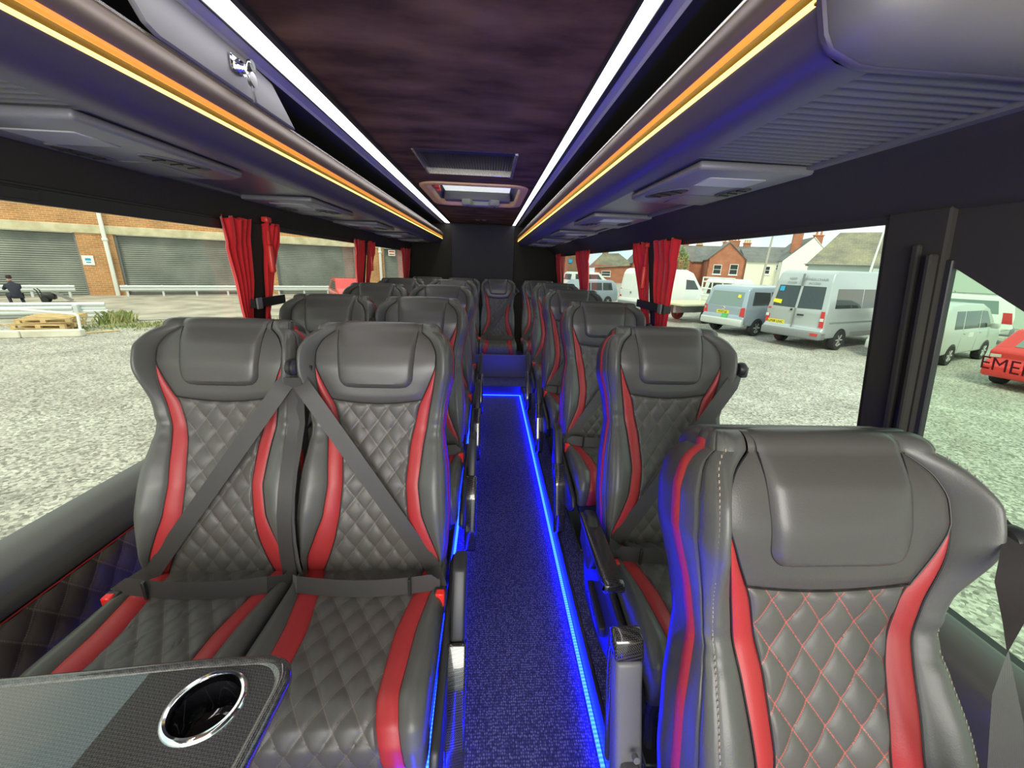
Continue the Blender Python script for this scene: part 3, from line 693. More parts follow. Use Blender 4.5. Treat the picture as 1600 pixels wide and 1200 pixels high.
# aisle side furniture: cover, lever and armrest in three poses
def arm_geo(sd, pose):
    x0=sd*(.262 if pose!='up' else .250)
    if pose=='down':   # swung down past the seat, hanging in the aisle
        hub=[prism([(-.10+.03,.585),(-.135,.575),(-.225,.425),(-.195,.385),(-.10,.53)],'x',x0-.019,x0+.019,.008,2)]
        P=[(-.200,.425),(-.222,.43),(-.262,.35),(-.315,.215),(-.330,.13),(-.318,.105),(-.296,.118),(-.262,.24),(-.222,.34)]
        pad=[prism(P,'x',x0-.023,x0+.023,.009,3)]
        cb=[prism([(-.236,.440),(-.222,.43),(-.266,.35),(-.319,.215),(-.334,.13),(-.345,.135),(-.335,.22),(-.285,.355)],'x',x0-.0245,x0+.0245,.006,2)]
    elif pose=='level':
        hub=[prism([(.06,.43),(.05,.56),(-.01,.575),(-.10,.50),(-.06,.40)],'x',x0-.016,x0+.020,.010,2)]
        P=[(.04,.520),(-.24,.515),(-.262,.530),(-.255,.548),(.035,.552)]
        pad=[prism(P,'x',x0-.026,x0+.026,.008,2)]
        cb=[prism([(.045,.553),(-.258,.549),(-.275,.545),(-.282,.525),(-.268,.512),(-.25,.512),(-.262,.536),(.045,.545)],'x',x0-.029,x0+.029,.006,2)]
    else:              # folded up beside the backrest, underside towards the camera
        hub=[prism([(.02,.36),(.10,.34),(.14,.44),(.06,.46)],'x',x0-.018,x0+.018,.008,2)]
        P=[(.065,.30),(.095,.36),(.165,.56),(.180,.615),(.215,.610),(.205,.55),(.150,.36),(.12,.30)]
        pad=[prism(P,'x',x0-.026,x0+.026,.009,3), cyl((x0+.004,.118,.47),(x0+.004,.108,.474),.006,12)]
        cb=[prism([(.182,.612),(.196,.650),(.222,.660),(.236,.64),(.222,.54),(.175,.38),(.16,.38),(.206,.56),(.214,.612)],'x',x0-.029,x0+.029,.006,2)]
    if pose=='up':
        mv=lambda g:([(p[0],p[1]+.035,p[2]+.085) for p in g[0]],g[1]); hub,pad,cb=[[mv(g) for g in q] for q in (hub,pad,cb)]
    return hub,pad,cb
ARM={}
def arm_meshes(sd,pose):
    k=(sd,pose)
    if k not in ARM:
        h,p,c=arm_geo(sd,pose); ARM[k]=(mesh_of('armrest',h,'plastic_grey' if pose=='up' else 'plastic',ang=50), mesh_of('arm_pad',p,'plastic_grey' if pose=='up' else 'gloss',ang=50), mesh_of('carbon_cap',c,'carbon',ang=50))
        for m_ in ARM[k]: recalc(m_)
    return ARM[k]
COV={}
def cover_meshes(sd):
    if sd not in COV:
        x0,x1=sd*.222,sd*.244
        a=mesh_of('side_cover',[prism([(.10,.30),(.09,.44),(.02,.475),(-.09,.455),(-.30,.425),(-.44,.395),(-.47,.35),(-.42,.30),(-.12,.19),(.03,.20)],'x',min(x0,x1),max(x0,x1),.008,2)],'plastic',ang=50)
        b=mesh_of('recline_lever',[prism([(-.03,.30),(-.03,.335),(-.16,.318),(-.20,.31),(-.20,.275),(-.15,.27)],'x',min(sd*.240,sd*.262),max(sd*.240,sd*.262),.005,2)]+[cyl((sd*.2625,-.06-.02*i,.300+.012*j),(sd*.2645,-.06-.02*i,.300+.012*j),.003,6) for i in range(5) for j in range(2)],'plastic',ang=50)
        recalc(a); recalc(b); COV[sd]=(a,b)
    return COV[sd]
SEATN=0
def seat(x,y,lab,belt=1,aisle=0,pose='down',dz=0,group=None,red_stitch=False,use_belt=True,tilt=0,drop=True):
    t=thing('coach_seat',lab,'seat',(x,y,dz),tilt,group)
    bk=mobj('backrest',SG['back_shell'],t)
    [mobj('red_side_band',SG['red_band%d'%q],bk,'thin red band along the side of the backrest') for q in (0,1)]
    for k in ('l','r'):
        mobj('side_bolster',SG['bol'+k],bk); mobj('red_stripe',SG['str'+k],bk,'curved red leather stripe')
    mobj('quilted_panel',SG['qpr'] if red_stitch else SG['qp'],bk,'diamond quilted leather with red stitching' if red_stitch else None)
    mobj('headrest',SG['head'],bk); mobj('headrest_pad',SG['pil'],bk)
    for q in range(8): mobj('piping',SG['pipe%d'%q],bk)
    cu=mobj('cushion',SG['cbase'],t)
    mobj('quilted_panel',SG['cq'],cu)
    for k in ('0','1'): mobj('red_stripe',SG['cs'+k],cu,'curved red leather stripe'); mobj('side_bolster',SG['cb'+k],cu)
    mobj('pedestal',SG['ped'],t)
    if use_belt:
        b=mobj('seat_belt',SG[('belt%d' if drop else 'beltn%d')%belt],t); mobj('belt_guide',SG['guide%d'%belt],b); mobj('belt_tab',SG['tab%d'%belt],b)
    else:
        b=mobj('belt_guide',SG['guide%d'%belt],t)
    bb=mobj('belt_buckle',SG['tongue%d'%belt],t); mobj('release_button',SG['button%d'%belt],bb,'red release button')
    if aisle:
        c1,c2=cover_meshes(aisle); c=mobj('side_cover',c1,t); mobj('recline_lever',c2,c)
        h,p,cb=arm_meshes(aisle,pose); a=mobj('armrest',h,t); mobj('arm_pad',p,a); mobj('carbon_cap',cb,a,'gloss carbon-fibre patterned cap')
    return t
GP='quilted coach seats in pairs on the left'; GR='single quilted coach seats on the right'; GB='quilted seats along the rear row'
XW,XA,XR=-.767,-.328,.612
rowsL=[(1.00,0),(1.80,.012),(2.62,.028),(3.43,.034)]
nm=['nearest','second','third','fourth']
for i,(y,dz) in enumerate(rowsL):
    seat(XW,y,['black and red quilted coach seat beside the left window, nearest row, belt crossing it','dark quilted seat behind the nearest left window seat, against the red curtain','left window seat in the third row, its grey headrest catching the light','left window seat in the fourth row, only its headrest top visible'][i],belt=1,aisle=0,dz=dz,group=GP)
    seat(XA,y,['black and red quilted seat nearest on the left of the aisle, behind the carbon table','aisle seat directly behind the nearest left aisle seat','third aisle seat from the front, left of the aisle','fourth aisle seat from the front, left of the aisle, mostly hidden'][i],belt=-1,aisle=1,pose='down',dz=dz,group=GP)
seat(.525,.330,'large foreground quilted seat at lower right with red stitching and flared headrest',belt=1,aisle=-1,pose='up',dz=-.055,group=GR,red_stitch=True,use_belt=False)
rowsR=[(1.12,-.008),(1.93,.005),(2.75,.02),(3.55,.03)]
for i,(y,dz) in enumerate(rowsR):
    seat(XR,y,['single quilted seat right of the aisle with level carbon armrest, behind the foreground seat','second single seat behind the foreground one, right of the aisle, belt crossing it','third single seat behind the foreground one, beside the red curtains on the right','farthest single seat on the right of the aisle, mostly hidden'][i],belt=1,aisle=-1,pose='level' if i==0 else 'down',dz=dz,group=GR,drop=False)
for x,l,b in ((XW,'rear row seat in the far left corner, only its headrest top visible',1),(XA,'rear row seat just left of the aisle end',-1),(.105,'rear seat at the end of the aisle facing forward, its belt crossing it',1),(XR,'rear row seat in the far right corner, mostly hidden',1)):
    seat(x,4.90,l,belt=b,aisle=0,dz=.0,group=GB,drop=False)
# foreground seat: its thread stitches and loose hanging belt
r0=[o for o in bpy.data.objects if o.get('label','').startswith('large foreground')][0]
bk0=[c for c in r0.children if c.name.startswith('backrest')][0]
part('stitching', stitches(), 'stitch', bk0, smooth=False, ang=0, stuff=True, rec=False)
hb=[Vector(p)-Vector((.525,.33,-.055)) for p in ((.748,.435,1.015),(.712,.405,.990),(.668,.370,.965),(.632,.340,.937),(.608,.312,.900),(.600,.290,.860),(.604,.275,.80),(.66,.285,.68),(.72,.30,.53))]
hw=[(.3,.9,.3),(.25,1,.3),(.15,1,.35),(.8,.8,.3),(1,.35,.25),(1,.1,.2),(1,0,.1),(1,0,0),(1,0,0)]
b_=part('seat_belt', ribbon(hb,hw,.046), 'web', r0, rec=False)
hb2=[Vector(tf(.262,.615,-.02)),Vector(tf(.27,.50,-.06)),Vector(tf(.25,.30,-.10)),Vector(tf(.235,.05,-.12))]
part('belt_return', ribbon(hb2,[(1,.2,0)]*4,.048), 'web', r0, rec=False)
# ------------------------------------------------------------------ overhead racks
def mirror(geo, c=-.284): return [(c-p[0],p[1],p[2]) for p in geo[0]], [f[::-1] for f in geo[1]], *geo[2:]
def mg(gs, right): return [mirror(g) for g in gs] if right else gs
def rack(right):
    y0,y1=(.555,Y1) if right else (Y0,Y1)
    lab=('right overhead luggage rack with amber strip, its rounded end nearest' if right else 'left overhead luggage rack with amber strip and grey locker door')
    t=thing('luggage_rack',lab,'luggage rack',(0,0,0),0,'overhead luggage racks' )
    t.pop('group',None) if 'group' in t else None
    ylo=Y0
    part('ledge', mg([sweep([(-.622,1.869),(-.626,1.864),(-.660,1.860),(-.666,1.852)],ylo,y1)],right),'lavender',t)
    part('recess', mg([sweep([(-.666,1.853),(-.700,1.850),(-.98,1.84),(-1.02,1.70),(-1.00,1.64),(-.69,1.64),(-.680,1.752)],y0,y1)],right),'plastic_matt',t,smooth=False)
    part('silver_edge', mg([sweep([(-.680,1.752),(-.673,1.757),(-.669,1.755),(-.669,1.750),(-.672,1.748)],y0,y1)],right),'silver_edge',t)
    part('bronze_trim', mg([sweep([(-.672,1.749),(-.662,1.738),(-.652,1.722),(-.649,1.706),(-.653,1.694),(-.660,1.689)],y0,y1)],right),'bronze',t)
    part('amber_profile', mg([sweep([(-.660,1.689),(-.664,1.684),(-.662,1.676),(-.658,1.673)],y0,y1)],right),'led_orange',t)
    part('amber_groove', mg([sweep([(-.658,1.673),(-.670,1.670),(-.671,1.664),(-.664,1.662)],y0,y1)],right),mat('amber_groove',(.30,.20,.06),.4),t)
    part('amber_led', mg([sweep([(-.666,1.6625),(-.6590,1.6610),(-.6600,1.6550),(-.667,1.6535)],y0+.004,y1)],right),'led_yellow',t)
    part('curved_skin', mg([sweep([(-.663,1.6545),(-.667,1.640),(-.673,1.622),(-.684,1.607),(-.700,1.598),(-.720,1.594),(-.745,1.592)],y0,y1)],right),'rack_skin',t,ang=80)
    # underside: ribbed tambour near the front, flat panels between the service units beyond
    xo=-1.06 if not right else -1.024
    ys=np.arange(.56 if right else -.3,.985 if right else .90,.0022); P=np.array([[(-.745,y,1.5950+.0022*math.cos(2*math.pi*y/.0235)),(xo,y,1.592+.0022*math.cos(2*math.pi*y/.0235))] for y in ys])
    part('ribbed_panel', mg([grid(P)],right),'rack_grey' if False else 'plastic_grey',t,rec=False)
    part('underside', mg([sweep([(-.745,1.596),(xo,1.593)],.97 if right else .88,y1)],right),mat('smoked_grey_underside',(.085,.080,.092),.35),t,smooth=False)
    part('edge_strip', mg([sweep([(xo+.012,1.5945),(xo+.010,1.584),(xo-.012,1.584),(xo-.014,1.592)],y0,y1)],right),'plastic_grey',t)
    if right:   # moulded end cap: the rack section closed off and rounded towards the camera
        prof=np.array([(.345,1.87),(.386,1.852),(.388,1.752),(.366,1.72),(.374,1.68),(.377,1.655),(.389,1.622),(.400,1.607),(.436,1.594),(.461,1.592),(.60,1.592),(.76,1.590),(.86,1.62),(.90,1.70),(.84,1.80),(.70,1.87)])
        prof=prof; cx=np.array([.60,1.74]); lv=[(0.0,1.0),(-.012,1.0),(-.03,.985),(-.05,.95),(-.066,.88),(-.076,.76),(-.082,.5),(-.084,.0)]
        G=np.array([[(cx[0]+(p[0]-cx[0])*k,.556+dy,cx[1]+(p[1]-cx[1])*k) for p in prof] for dy,k in lv]); part('end_cap',[grid(G,closed=True)],mat('grey_end_cap',(.105,.10,.10),.5),t,ang=70)
        part('cap_rib', [grid(np.array([[(cx[0]+(p[0]-cx[0])*k,.556+dy,cx[1]+(p[1]-cx[1])*k) for p in prof] for dy,k in ((.0,1.0),(-.003,1.012),(-.011,1.012),(-.014,1.0))]),closed=True)],'rack_skin',t)
    else:
        d=part('locker_door',[prism([(.955,1.765),(.985,1.756),(1.56,1.756),(1.43,1.842),(1.30,1.852),(.87,1.852)],'x',-.672,-.660,.003)],'rack_grey',t,smooth=False,label='grey locker door with chrome lock and hanging keys')
        part('lock',[cyl((-.660,1.258,1.812),(-.650,1.258,1.812),.017,24),cyl((-.652,1.258,1.812),(-.640,1.258,1.812),.012,24),box(-.660,-.652,1.216,1.262,1.794,1.832,.005)],'chrome',d)
        part('key_ring',[tube([(-.634,1.264+.019*math.cos(k),1.806+.024*math.sin(k)) for k in np.linspace(0,6.28,24)],.0014,6)],'chrome',d)
        part('key',[cyl((-.640,1.267,1.792),(-.630,1.267,1.792),.017,20),box(-.637,-.633,1.262,1.271,1.738,1.780,.0008),box(-.637,-.633,1.268,1.275,1.741,1.752)],'steel',d)
        part('spare_key',[cyl((-.642,1.276,1.826),(-.633,1.276,1.826),.014,16)],'plastic',d)
    return t
RL=rack(False); RR=rack(True)
for nm_,x0,x1 in (('left',-.622,-.550),('right',.290,.338)):
    t=thing('ceiling_light_strip','white LED light strip along the %s edge of the ceiling'%nm_,'ceiling light',(0,0,0))
    part('diffuser',box(x0+.004,x1-.004,Y0,Y1-.02,1.862,1.868,.001),'led_white',t,smooth=False)
    part('housing',[box(x0-.001,x0+.005,Y0,Y1-.02,1.858,1.874,.001),box(x1-.005,x1+.012,Y0,Y1-.02,1.858,1.876,.001)],'plastic_matt',t,smooth=False)
# passenger service units under the racks
def unit(x0,x1,y0,y1,right,lab,grp):
    s=1 if right else -1; z=1.590; xi,xo=(x0,x1)
    t=thing('service_unit',lab,'air vent panel',((x0+x1)/2,(y0+y1)/2,z),0,grp); w=abs(x1-x0)/2; h=(y1-y0)/2
    P=[(-w*s*.96,-h),(w*s,-h),(w*s,h),(-w*s*.55,h),(-w*s*.98,h*.80)]
    if s<0: P=P[::-1]
    part('plate',prism([(a,b) for a,b in P],'z',-.016,.004,.007,2),mat('unit_grey_plastic',(.15,.15,.165),.4) if 'unit_grey_plastic' not in bpy.data.materials else bpy.data.materials['unit_grey_plastic'],t,ang=50)
    part('reading_light',[box(-.05*s-.02*s,.075*s,-h*.72,-h*.34,-.0185,-.014,.002)],'plastic_pale',t)
    for (cx,cy,rw,rh,a) in ((-.085*s,.045,.028,.085,.35*s),(.085*s,-.02,.022,.075,.1*s)):
        v=part('air_vent',[place(lathe([(0,.002),(.8,.002),(.95,.001),(1.0,-.004),(1.05,-.001),(1.06,.006)],(0,0,0),(0,0,1),28),(0,0,0),(1,0,0),(0,1,0))],'plastic_grey',t)
        ca_,sa=math.cos(a),math.sin(a)
        def tr(p,k=1): 
            x_,y_=p[0]*rw,p[1]*rh; return (cx+x_*ca_-y_*sa, cy+x_*sa+y_*ca_, -.0165+p[2])
        for q in v.data.vertices: q.co=tr(q.co)
        ins=[]
        for k in (-.5,0,.5): 
            g=box(-.62,.62,k-.05,k+.05,-.007,-.003); ins.append(([tr(p) for p in g[0]],g[1]))
        dk=lathe([(0,.0005),(.86,.0005),(.9,.001)],(0,0,0),(0,0,1),24); ins.append(([(lambda q:(q[0],q[1],q[2]-.0050))(tr(p)) for p in dk[0]],dk[1]))
        part('louvre',ins,'seam',v,smooth=False)
    part('access_panel',[box(-.02*s,.12*s,.06,h*.86,-.0175,-.013,.002)],'plastic_grey',t)
    return t
for i,(y0,y1) in enumerate(((.99,1.50),(1.96,2.47),(2.93,3.42),(3.88,4.37),(4.82,5.3))):
    unit(.470,.752,y0,y1,True,['grey vent and reading light panel nearest under the right rack','second vent panel along the underside of the right rack','third vent panel along the underside of the right rack','fourth vent panel along the right rack, small in view','farthest vent panel along the right rack'][i],'vent panels under the right rack')
for i,(y0,y1) in enumerate(((.87,1.44),(1.88,2.47),(2.9,3.45),(3.9,4.4),(4.85,5.3))):
    unit(-.755,-1.055,y0,y1,False,['grey vent and reading light panel nearest under the left rack','second vent panel along the underside of the left rack','third vent panel along the underside of the left rack','fourth vent panel along the left rack, small in view','farthest vent panel along the left rack'][i],'vent panels under the left rack')
# ceiling vent with mesh
t=thing('roof_vent','rectangular dark mesh vent with silver edges in the ceiling','roof vent',((VX0+VX1)/2,(VY0+VY1)/2,CZ))
w,h=(VX1-VX0)/2,(VY1-VY0)/2
part('frame',[box(-w-.004,-w+.008,-h,h,-.004,.05,.001),box(w-.012,w+.004,-h,h,-.010,.05,.001),box(-w,w,h-.006,h,-.002,.05,.001)],'silver_edge',t,smooth=False)
part('rear_lip',[box(-w,w,-h,-h+.05,-.003,.012,.002)],mat('dark_blue_lip',(.015,.016,.035),.5),t,smooth=False)
mm=mat('dark_mesh',(.022,.018,.02),.6)
part('mesh',[box(-w,w,-h,h,.035,.04)]+[box(-w,w,y-.0015,y+.0015,.030,.034) for y in np.linspace(-h+.06,h,22)]+[box(x-.0015,x+.0015,-h,h,.030,.034) for x in np.linspace(-w,w,34)],mm,t,smooth=False)
# escape hatch
t=thing('roof_hatch','escape hatch in the ceiling with tan frame and pale skylight','roof hatch',((HX0+HX1)/2,(HY0+HY1)/2,CZ))
w,h=(HX1-HX0)/2,(HY1-HY0)/2
def rrect(w,h,r,n=6):
    P=[]
    for cx,cy,a0 in ((w-r,h-r,0),(-w+r,h-r,90),(-w+r,-h+r,180),(w-r,-h+r,270)):
        for k in range(n+1): a=math.radians(a0+90*k/n); P.append((cx+r*math.cos(a),cy+r*math.sin(a)))
    return P
def ring(levels): return [grid(np.array([[(x,y,z) for x,y in rrect(w+o,h+o,max(.02,.10+o))] for o,z in levels]),closed=True)]
tan=mat('tan_hatch_frame',(.80,.50,.24),.45)
part('frame',ring([(.045,.0),(.043,-.010),(.030,-.014),(.0,-.014),(-.012,-.006),(-.014,.03),(-.014,.06)]),tan,t,ang=60)
part('well',ring([(-.016,.03),(-.03,.07),(-.06,.09)]),'plastic_grey',t,ang=60)
sk=mat('skylight_acrylic',(.8,.85,.75),.5); 
_b=bsdf(sk); _b.inputs['Transmission Weight'].default_value=.0; _b.inputs['Emission Color'].default_value=(.80,.86,.72,1); _b.inputs['Emission Strength'].default_value=.85  # panel is opaque, its emission stands in for daylight coming through
part('skylight',[prism(rrect(w-.06,h-.06,.08),'z',.090,.098)],sk,t,smooth=False)
part('cross_member',[box(-w+.05,w-.05,h-.14,h-.03,.01,.088,.012,2)],'plastic_grey',t,ang=50)
hm=mat('grey_handle',(.24,.25,.22),.45)
part('handle',[prism([(-.17,-.02),(-.155,.10),(.155,.10),(.17,-.02),(.09,-.05),(.07,.02),(-.07,.02),(-.09,-.05)],'z',-.03,.02,.010,2)],hm,t,ang=50)
hh=t.children[-1]
for o in t.children:
    if o.name.startswith('handle'): o.location=(.03,h-.15,.0); hh=o
part('screw',[cyl((-.125,.06,-.034),(-.125,.06,-.028),.010,12)],'plastic',hh); part('screw',[cyl((.125,.06,-.034),(.125,.06,-.028),.010,12)],'plastic',hh)
for o,px in zip([o for o in t.children if o.name.startswith('handle')],[0]): pass
hq=thing('escape_hammer','small red and white hammer clipped in the roof hatch','hammer',(HX0+.05,HY0+.33,CZ+.03))
part('head',[box(-.018,.022,-.05,.05,-.015,.03,.008,2)],'hammer',hq); part('handle',[box(-.008,.012,.05,.17,-.006,.014,.005)],'white_sign',hq)
part('latch',[cyl((.0,.02,-.02),(.03,.02,-.02),.012,12)],'hammer',hq)
# camera dome at the rear wall
for x,l in ((-.145,'left'),(-.065,'right')):
    o=thing('ceiling_speaker','%s of two small round grey caps at the far end of the ceiling'%l,'cap',(x-.02,5.35,CZ)); part('cap',[lathe([(0,-.012),(.02,-.012),(.028,-.004),(.03,0)],(0,0,0),(0,0,1),16)],'plastic_grey',o)

# ------------------------------------------------------------------ curtains, straps and hammers
def curtain(fx, inw, ye, d, wt, wm, wb, lab, seed, ztop=1.495, zbot=.60, ztie=1.075, grp=None):
    r=random.Random(seed); nz,nu=46,44; G=[]; ph=[r.uniform(0,6) for _ in range(4)]
    for i in range(nz):
        z=ztop-(ztop-zbot)*i/(nz-1)
        if z>ztie: k=(ztop-z)/(ztop-ztie); w=wt+(wm-wt)*(k**1.15); am=.020-.010*k
        else: k=(ztie-z)/(ztie-zbot); w=wm+(wb-wm)*min(1,k*1.6)**.8; am=.010+.008*k
        sh=.02*math.sin(3*(ztop-z))*0
        row=[]
        for j in range(nu):
            u=j/(nu-1); dep=am*(math.sin(2*math.pi*4.0*u+ph[0]+.8*math.sin(z*3+ph[1]))+.35*math.sin(2*math.pi*9*u+ph[2]+z*4))
            row.append((fx(z)+inw*(.028+.6*dep+.008+.006*math.sin(z*16+u*5)*(1 if i<6 else .2)), ye+d*(w*u+.004*math.sin(z*23+ph[3])-.01), z+.006*math.sin(u*19+ph[0])*(i==0)))
        G.append(row)
    o=part('curtain',[grid(np.array(G))],'curtain',None,ang=0,rec=False); tag(o,lab,'curtain',grp)
    sd=o.modifiers.new('thick','SOLIDIFY'); sd.thickness=.002
    return o
CG='red curtains tied to the window pillars'
curtain(xl,1,1.935,-1,.20,.065,.13,'red curtain tied on the near side of the first left pillar',1,grp=CG)
curtain(xl,1,2.075,1,.13,.02,.09,'red curtain on the far side of the first left pillar, behind the red hammer',2,grp=CG)
curtain(xl,1,3.59,-1,.26,.10,.16,'red curtain on the near side of the second left pillar',3,grp=CG)
curtain(xl,1,3.73,1,.20,.06,.12,'narrow red curtain on the far side of the second left pillar',4,grp=CG)
curtain(xl,1,5.67,-1,.55,.25,.40,'red curtain at the far end of the left windows',5,grp=CG)
curtain(xr,-1,2.235,-1,.31,.15,.14,'wide bright red curtain on the near side of the second right pillar',6,grp=CG)
curtain(xr,-1,2.345,1,.22,.10,.14,'red curtain on the far side of the second right pillar',7,grp=CG)
curtain(xr,-1,4.035,-1,.34,.16,.24,'red curtain before the third pillar on the right',8,grp=CG)
curtain(xr,-1,4.15,1,.13,.06,.10,'narrow red curtain beyond the third pillar on the right',10,grp=CG)
curtain(xr,-1,5.63,-1,.42,.25,.30,'red curtain at the far end of the right windows',9,grp=CG)
def strap(fx,inw,y0,y1,z,lab,yb):
    t=thing('curtain_strap',lab,'strap',(fx(z)+inw*.06,0,z))
    part('band',[box(-.004,.004,y0,y1,-.022,.022,.002),box(-.035*inw,.004*inw,y0-.003,y0+.003,-.02,.02,.001)],'velcro',t,smooth=False)
    part('buckle',[box(inw*.003,inw*.012,yb-.022,yb+.022,-.026,.026,.003)],'bumper',t,smooth=False)
strap(xl,1,1.92,2.20,1.135,'black strap with grey buckle round the first left curtain pillar',1.945)
strap(xl,1,3.50,3.80,1.12,'black strap round the curtains at the second left pillar',3.53)
strap(xr,-1,2.06,2.46,1.15,'black strap with grey buckle round the right curtain pillar',2.10)
def hammer(fx,inw,y,z,lab):
    t=thing('emergency_hammer',lab,'hammer',(fx(z)+inw*.045,y,z))
    part('handle',[box(-.012,.012,-.016,.016,-.13,.0,.009,3)],'hammer',t); part('head',[box(-.014,.016,-.022,.022,.10,.125,.006,2)],'hammer',t); part('shaft',[box(-.006,.006,-.008,.008,0,.11,.003)],'hammer',t)
hammer(xl,1,2.085,1.40,'red emergency hammer on the first left window pillar')
hammer(xl,1,3.80,1.38,'red emergency hammer by the second left window pillar')
hammer(xr,-1,2.36,1.37,'red emergency hammer on the second right window pillar')
# ------------------------------------------------------------------ table in the foreground
t=thing('table','glossy carbon-fibre table top with chrome cup holder at lower left','table',(-.55,.30,.72))
# outline in local xy: far edge slightly bowed, far right corner rounded
def table_outline(o=0):
    P=[]
    x1,yf=.246-o,.215-o
    for k in range(9): a=math.radians(90*k/8); P.append((x1-.045+.045*math.cos(a)-.0*k,yf-.045+.045*math.sin(a)))
    P+=[(.10,yf-.004),(-.05,yf-.018),(-.20,yf-.030),(-.45,yf-.034)]
    P+=[(-.45,-.30+o),(x1-.012,-.30+o),(x1-.006,-.1)]
    return P
# top with a round opening for the cup
cxy=(.148,.140); R0_=.050
def top_with_hole():
    bm=bmesh.new(); out=table_outline(.014); vs=[bm.verts.new((x,y,.0)) for x,y in out]
    es=[bm.edges.new((vs[i],vs[(i+1)%len(vs)])) for i in range(len(vs))]
    n=40; hv=[bm.verts.new((cxy[0]+R0_*math.cos(2*math.pi*k/n),cxy[1]+R0_*math.sin(2*math.pi*k/n),0)) for k in range(n)]
    es+=[bm.edges.new((hv[i],hv[(i+1)%n])) for i in range(n)]
    bmesh.ops.triangle_fill(bm,use_beauty=True,edges=es)
    return from_bm(bm)
part('table_top',[top_with_hole()],'carbon_top',t,smooth=False)
part('edge_moulding',[grid(np.array([[(x,y,z) for x,y in table_outline(o)] for o,z in ((.014,.0),(.011,.004),(.006,.0055),(.001,.003),(-.003,-.004),(-.003,-.014),(.002,-.022),(.012,-.026),(.03,-.026))]),closed=True)],'carbon_top',t,ang=70)
ch=part('cup_holder',[lathe([(.0415,-.060),(.0420,-.010),(.0425,.000),(.0445,.0045),(.048,.0055),(.0515,.0035),(.0530,.0)],(cxy[0],cxy[1],0),(0,0,1),48)],'chrome',t)
part('cup_well',[lathe([(0,-.062),(.030,-.062),(.038,-.058),(.0410,-.050),(.0416,-.008)],(cxy[0],cxy[1],0),(0,0,1),40)],'gloss',ch)
part('table_leg',[cyl((-.25,-.08,-.72),(-.25,-.08,-.03),.03,20),box(-.34,-.16,-.17,.01,-.72,-.70,.006)],'plastic',t)
# ------------------------------------------------------------------ the yard outside
def grid_plane(x0,x1,y0,y1,z): return [([(x0,y0,z),(x1,y0,z),(x1,y1,z),(x0,y1,z)],[(0,1,2,3)])]
structure('floor', grid_plane(-140,160,-60,200,GZ), 'gravel', smooth=False, rec=False)
BA=math.radians(29.25); BP=(-18,25.6)
ap=structure('trim_15', grid_plane(-30,40,-11.5,.2,.015), 'concrete', smooth=False, rec=False); ap.location=(*BP,GZ); ap.rotation_euler=(0,0,BA)
ap['label']='worn concrete apron in front of the brick building'
# --- long brick building with roller shutters
bd=thing('brick_building','long orange brick building with cream lintel and grey roller shutters','building',(*BP,GZ),BA)
ZL,ZT,ZR=3.25,3.68,7.2
SH=[(-14.2,-10.0),(-9.0,-4.42),(-2.95,3.25),(4.62,9.62),(11.62,16.6),(18.0,23.0)]
pr=-30
for a,b in SH+[(24,24)]:
    part('brick_pier', uvwall((pr,0),(a,0),0,ZL,.35),'brick',bd,smooth=False,rec=False); pr=b
part('brick_wall', uvwall((-30,0),(24,0),ZT,ZR,.35),'brick',bd,smooth=False,rec=False)
part('lintel', [box(-30,24,-.06,.3,ZL,ZT,.02)],'lintel',bd,smooth=False)
for a,b in SH:
    zs_=np.arange(0,ZL+.001,.018); G=np.array([[(a,.22+.014*math.sin(2*math.pi*z/.11),z),(b,.22+.014*math.sin(2*math.pi*z/.11),z)] for z in zs_])
    s_=part('roller_shutter', [grid(G)],'shutter',bd,rec=False)
    part('guide_rail',[box(a-.02,a+.10,.10,.24,0,ZL,.01),box(b-.10,b+.02,.10,.24,0,ZL,.01)],'bumper',s_,smooth=False)
part('bottom_gap',[box(-2.9,3.2,.17,.22,0,.12,.01)],'tarmac',bd,smooth=False)
for s in (-3.27,11.31): 
    p_=part('drainpipe',[box(s-.09,s+.09,-.20,-.07,0,7.0,.03,2),box(s-.12,s+.12,-.22,-.05,2.9,3.05,.02)],'white_pipe',bd,ang=50)
part('sign',[box(-4.38,-3.92,-.04,-.005,1.62,2.12,.01)],'white_sign',bd,smooth=False)
part('sign_mark',[box(-4.26,-4.04,-.046,-.04,1.86,1.98),box(-4.24,-4.06,-.046,-.04,1.74,1.80)],'blue_sign',bd,smooth=False)
part('sign',[box(11.95,12.45,-.05,-.01,2.75,3.15,.01)],'white_sign',bd,smooth=False)
part('sign_mark',[box(12.0,12.4,-.056,-.05,3.0,3.1),box(12.0,12.4,-.056,-.05,2.82,2.9)],'lamp_red',bd,smooth=False)
part('dark_opening',[box(11.7,16.5,.16,.21,0,.75,.01)],'tarmac',bd,smooth=False)
def wbeam(x0,x1,z,y=0):
    P=[(y,z-.15),(y-.03,z-.15),(y-.075,z-.10),(y-.075,z-.055),(y-.02,z-.02),(y-.02,z+.02),(y-.075,z+.055),(y-.075,z+.10),(y-.03,z+.15),(y,z+.15)]
    return prism(P,'x',x0,x1)
def guard(x0,x1,lab):
    t=thing('guard_rail',lab,'barrier',tuple(Vector((BP[0],BP[1],GZ))+Matrix.Rotation(BA,3,'Z')@Vector(((x0+x1)/2,-.75,0))),BA,'guard rails before the shutters')
    w=(x1-x0)/2; part('beam',[wbeam(-w,w,.46)],'galv',t,smooth=False)
    n=max(2,int(round(2*w/1.55))+1)
    for k in range(n):
        x=-w+.25+(2*w-.5)*k/(n-1); part('post',[box(x-.05,x+.05,-.01,.10,0,.62,.01)],'galv',t,smooth=False)
guard(-9.3,-4.75,'galvanised guard rail before the leftmost shutter, ending at the brick pier with the sign')
guard(-3.0,3.6,'galvanised guard rail before the middle shutter, right of the white drainpipe')
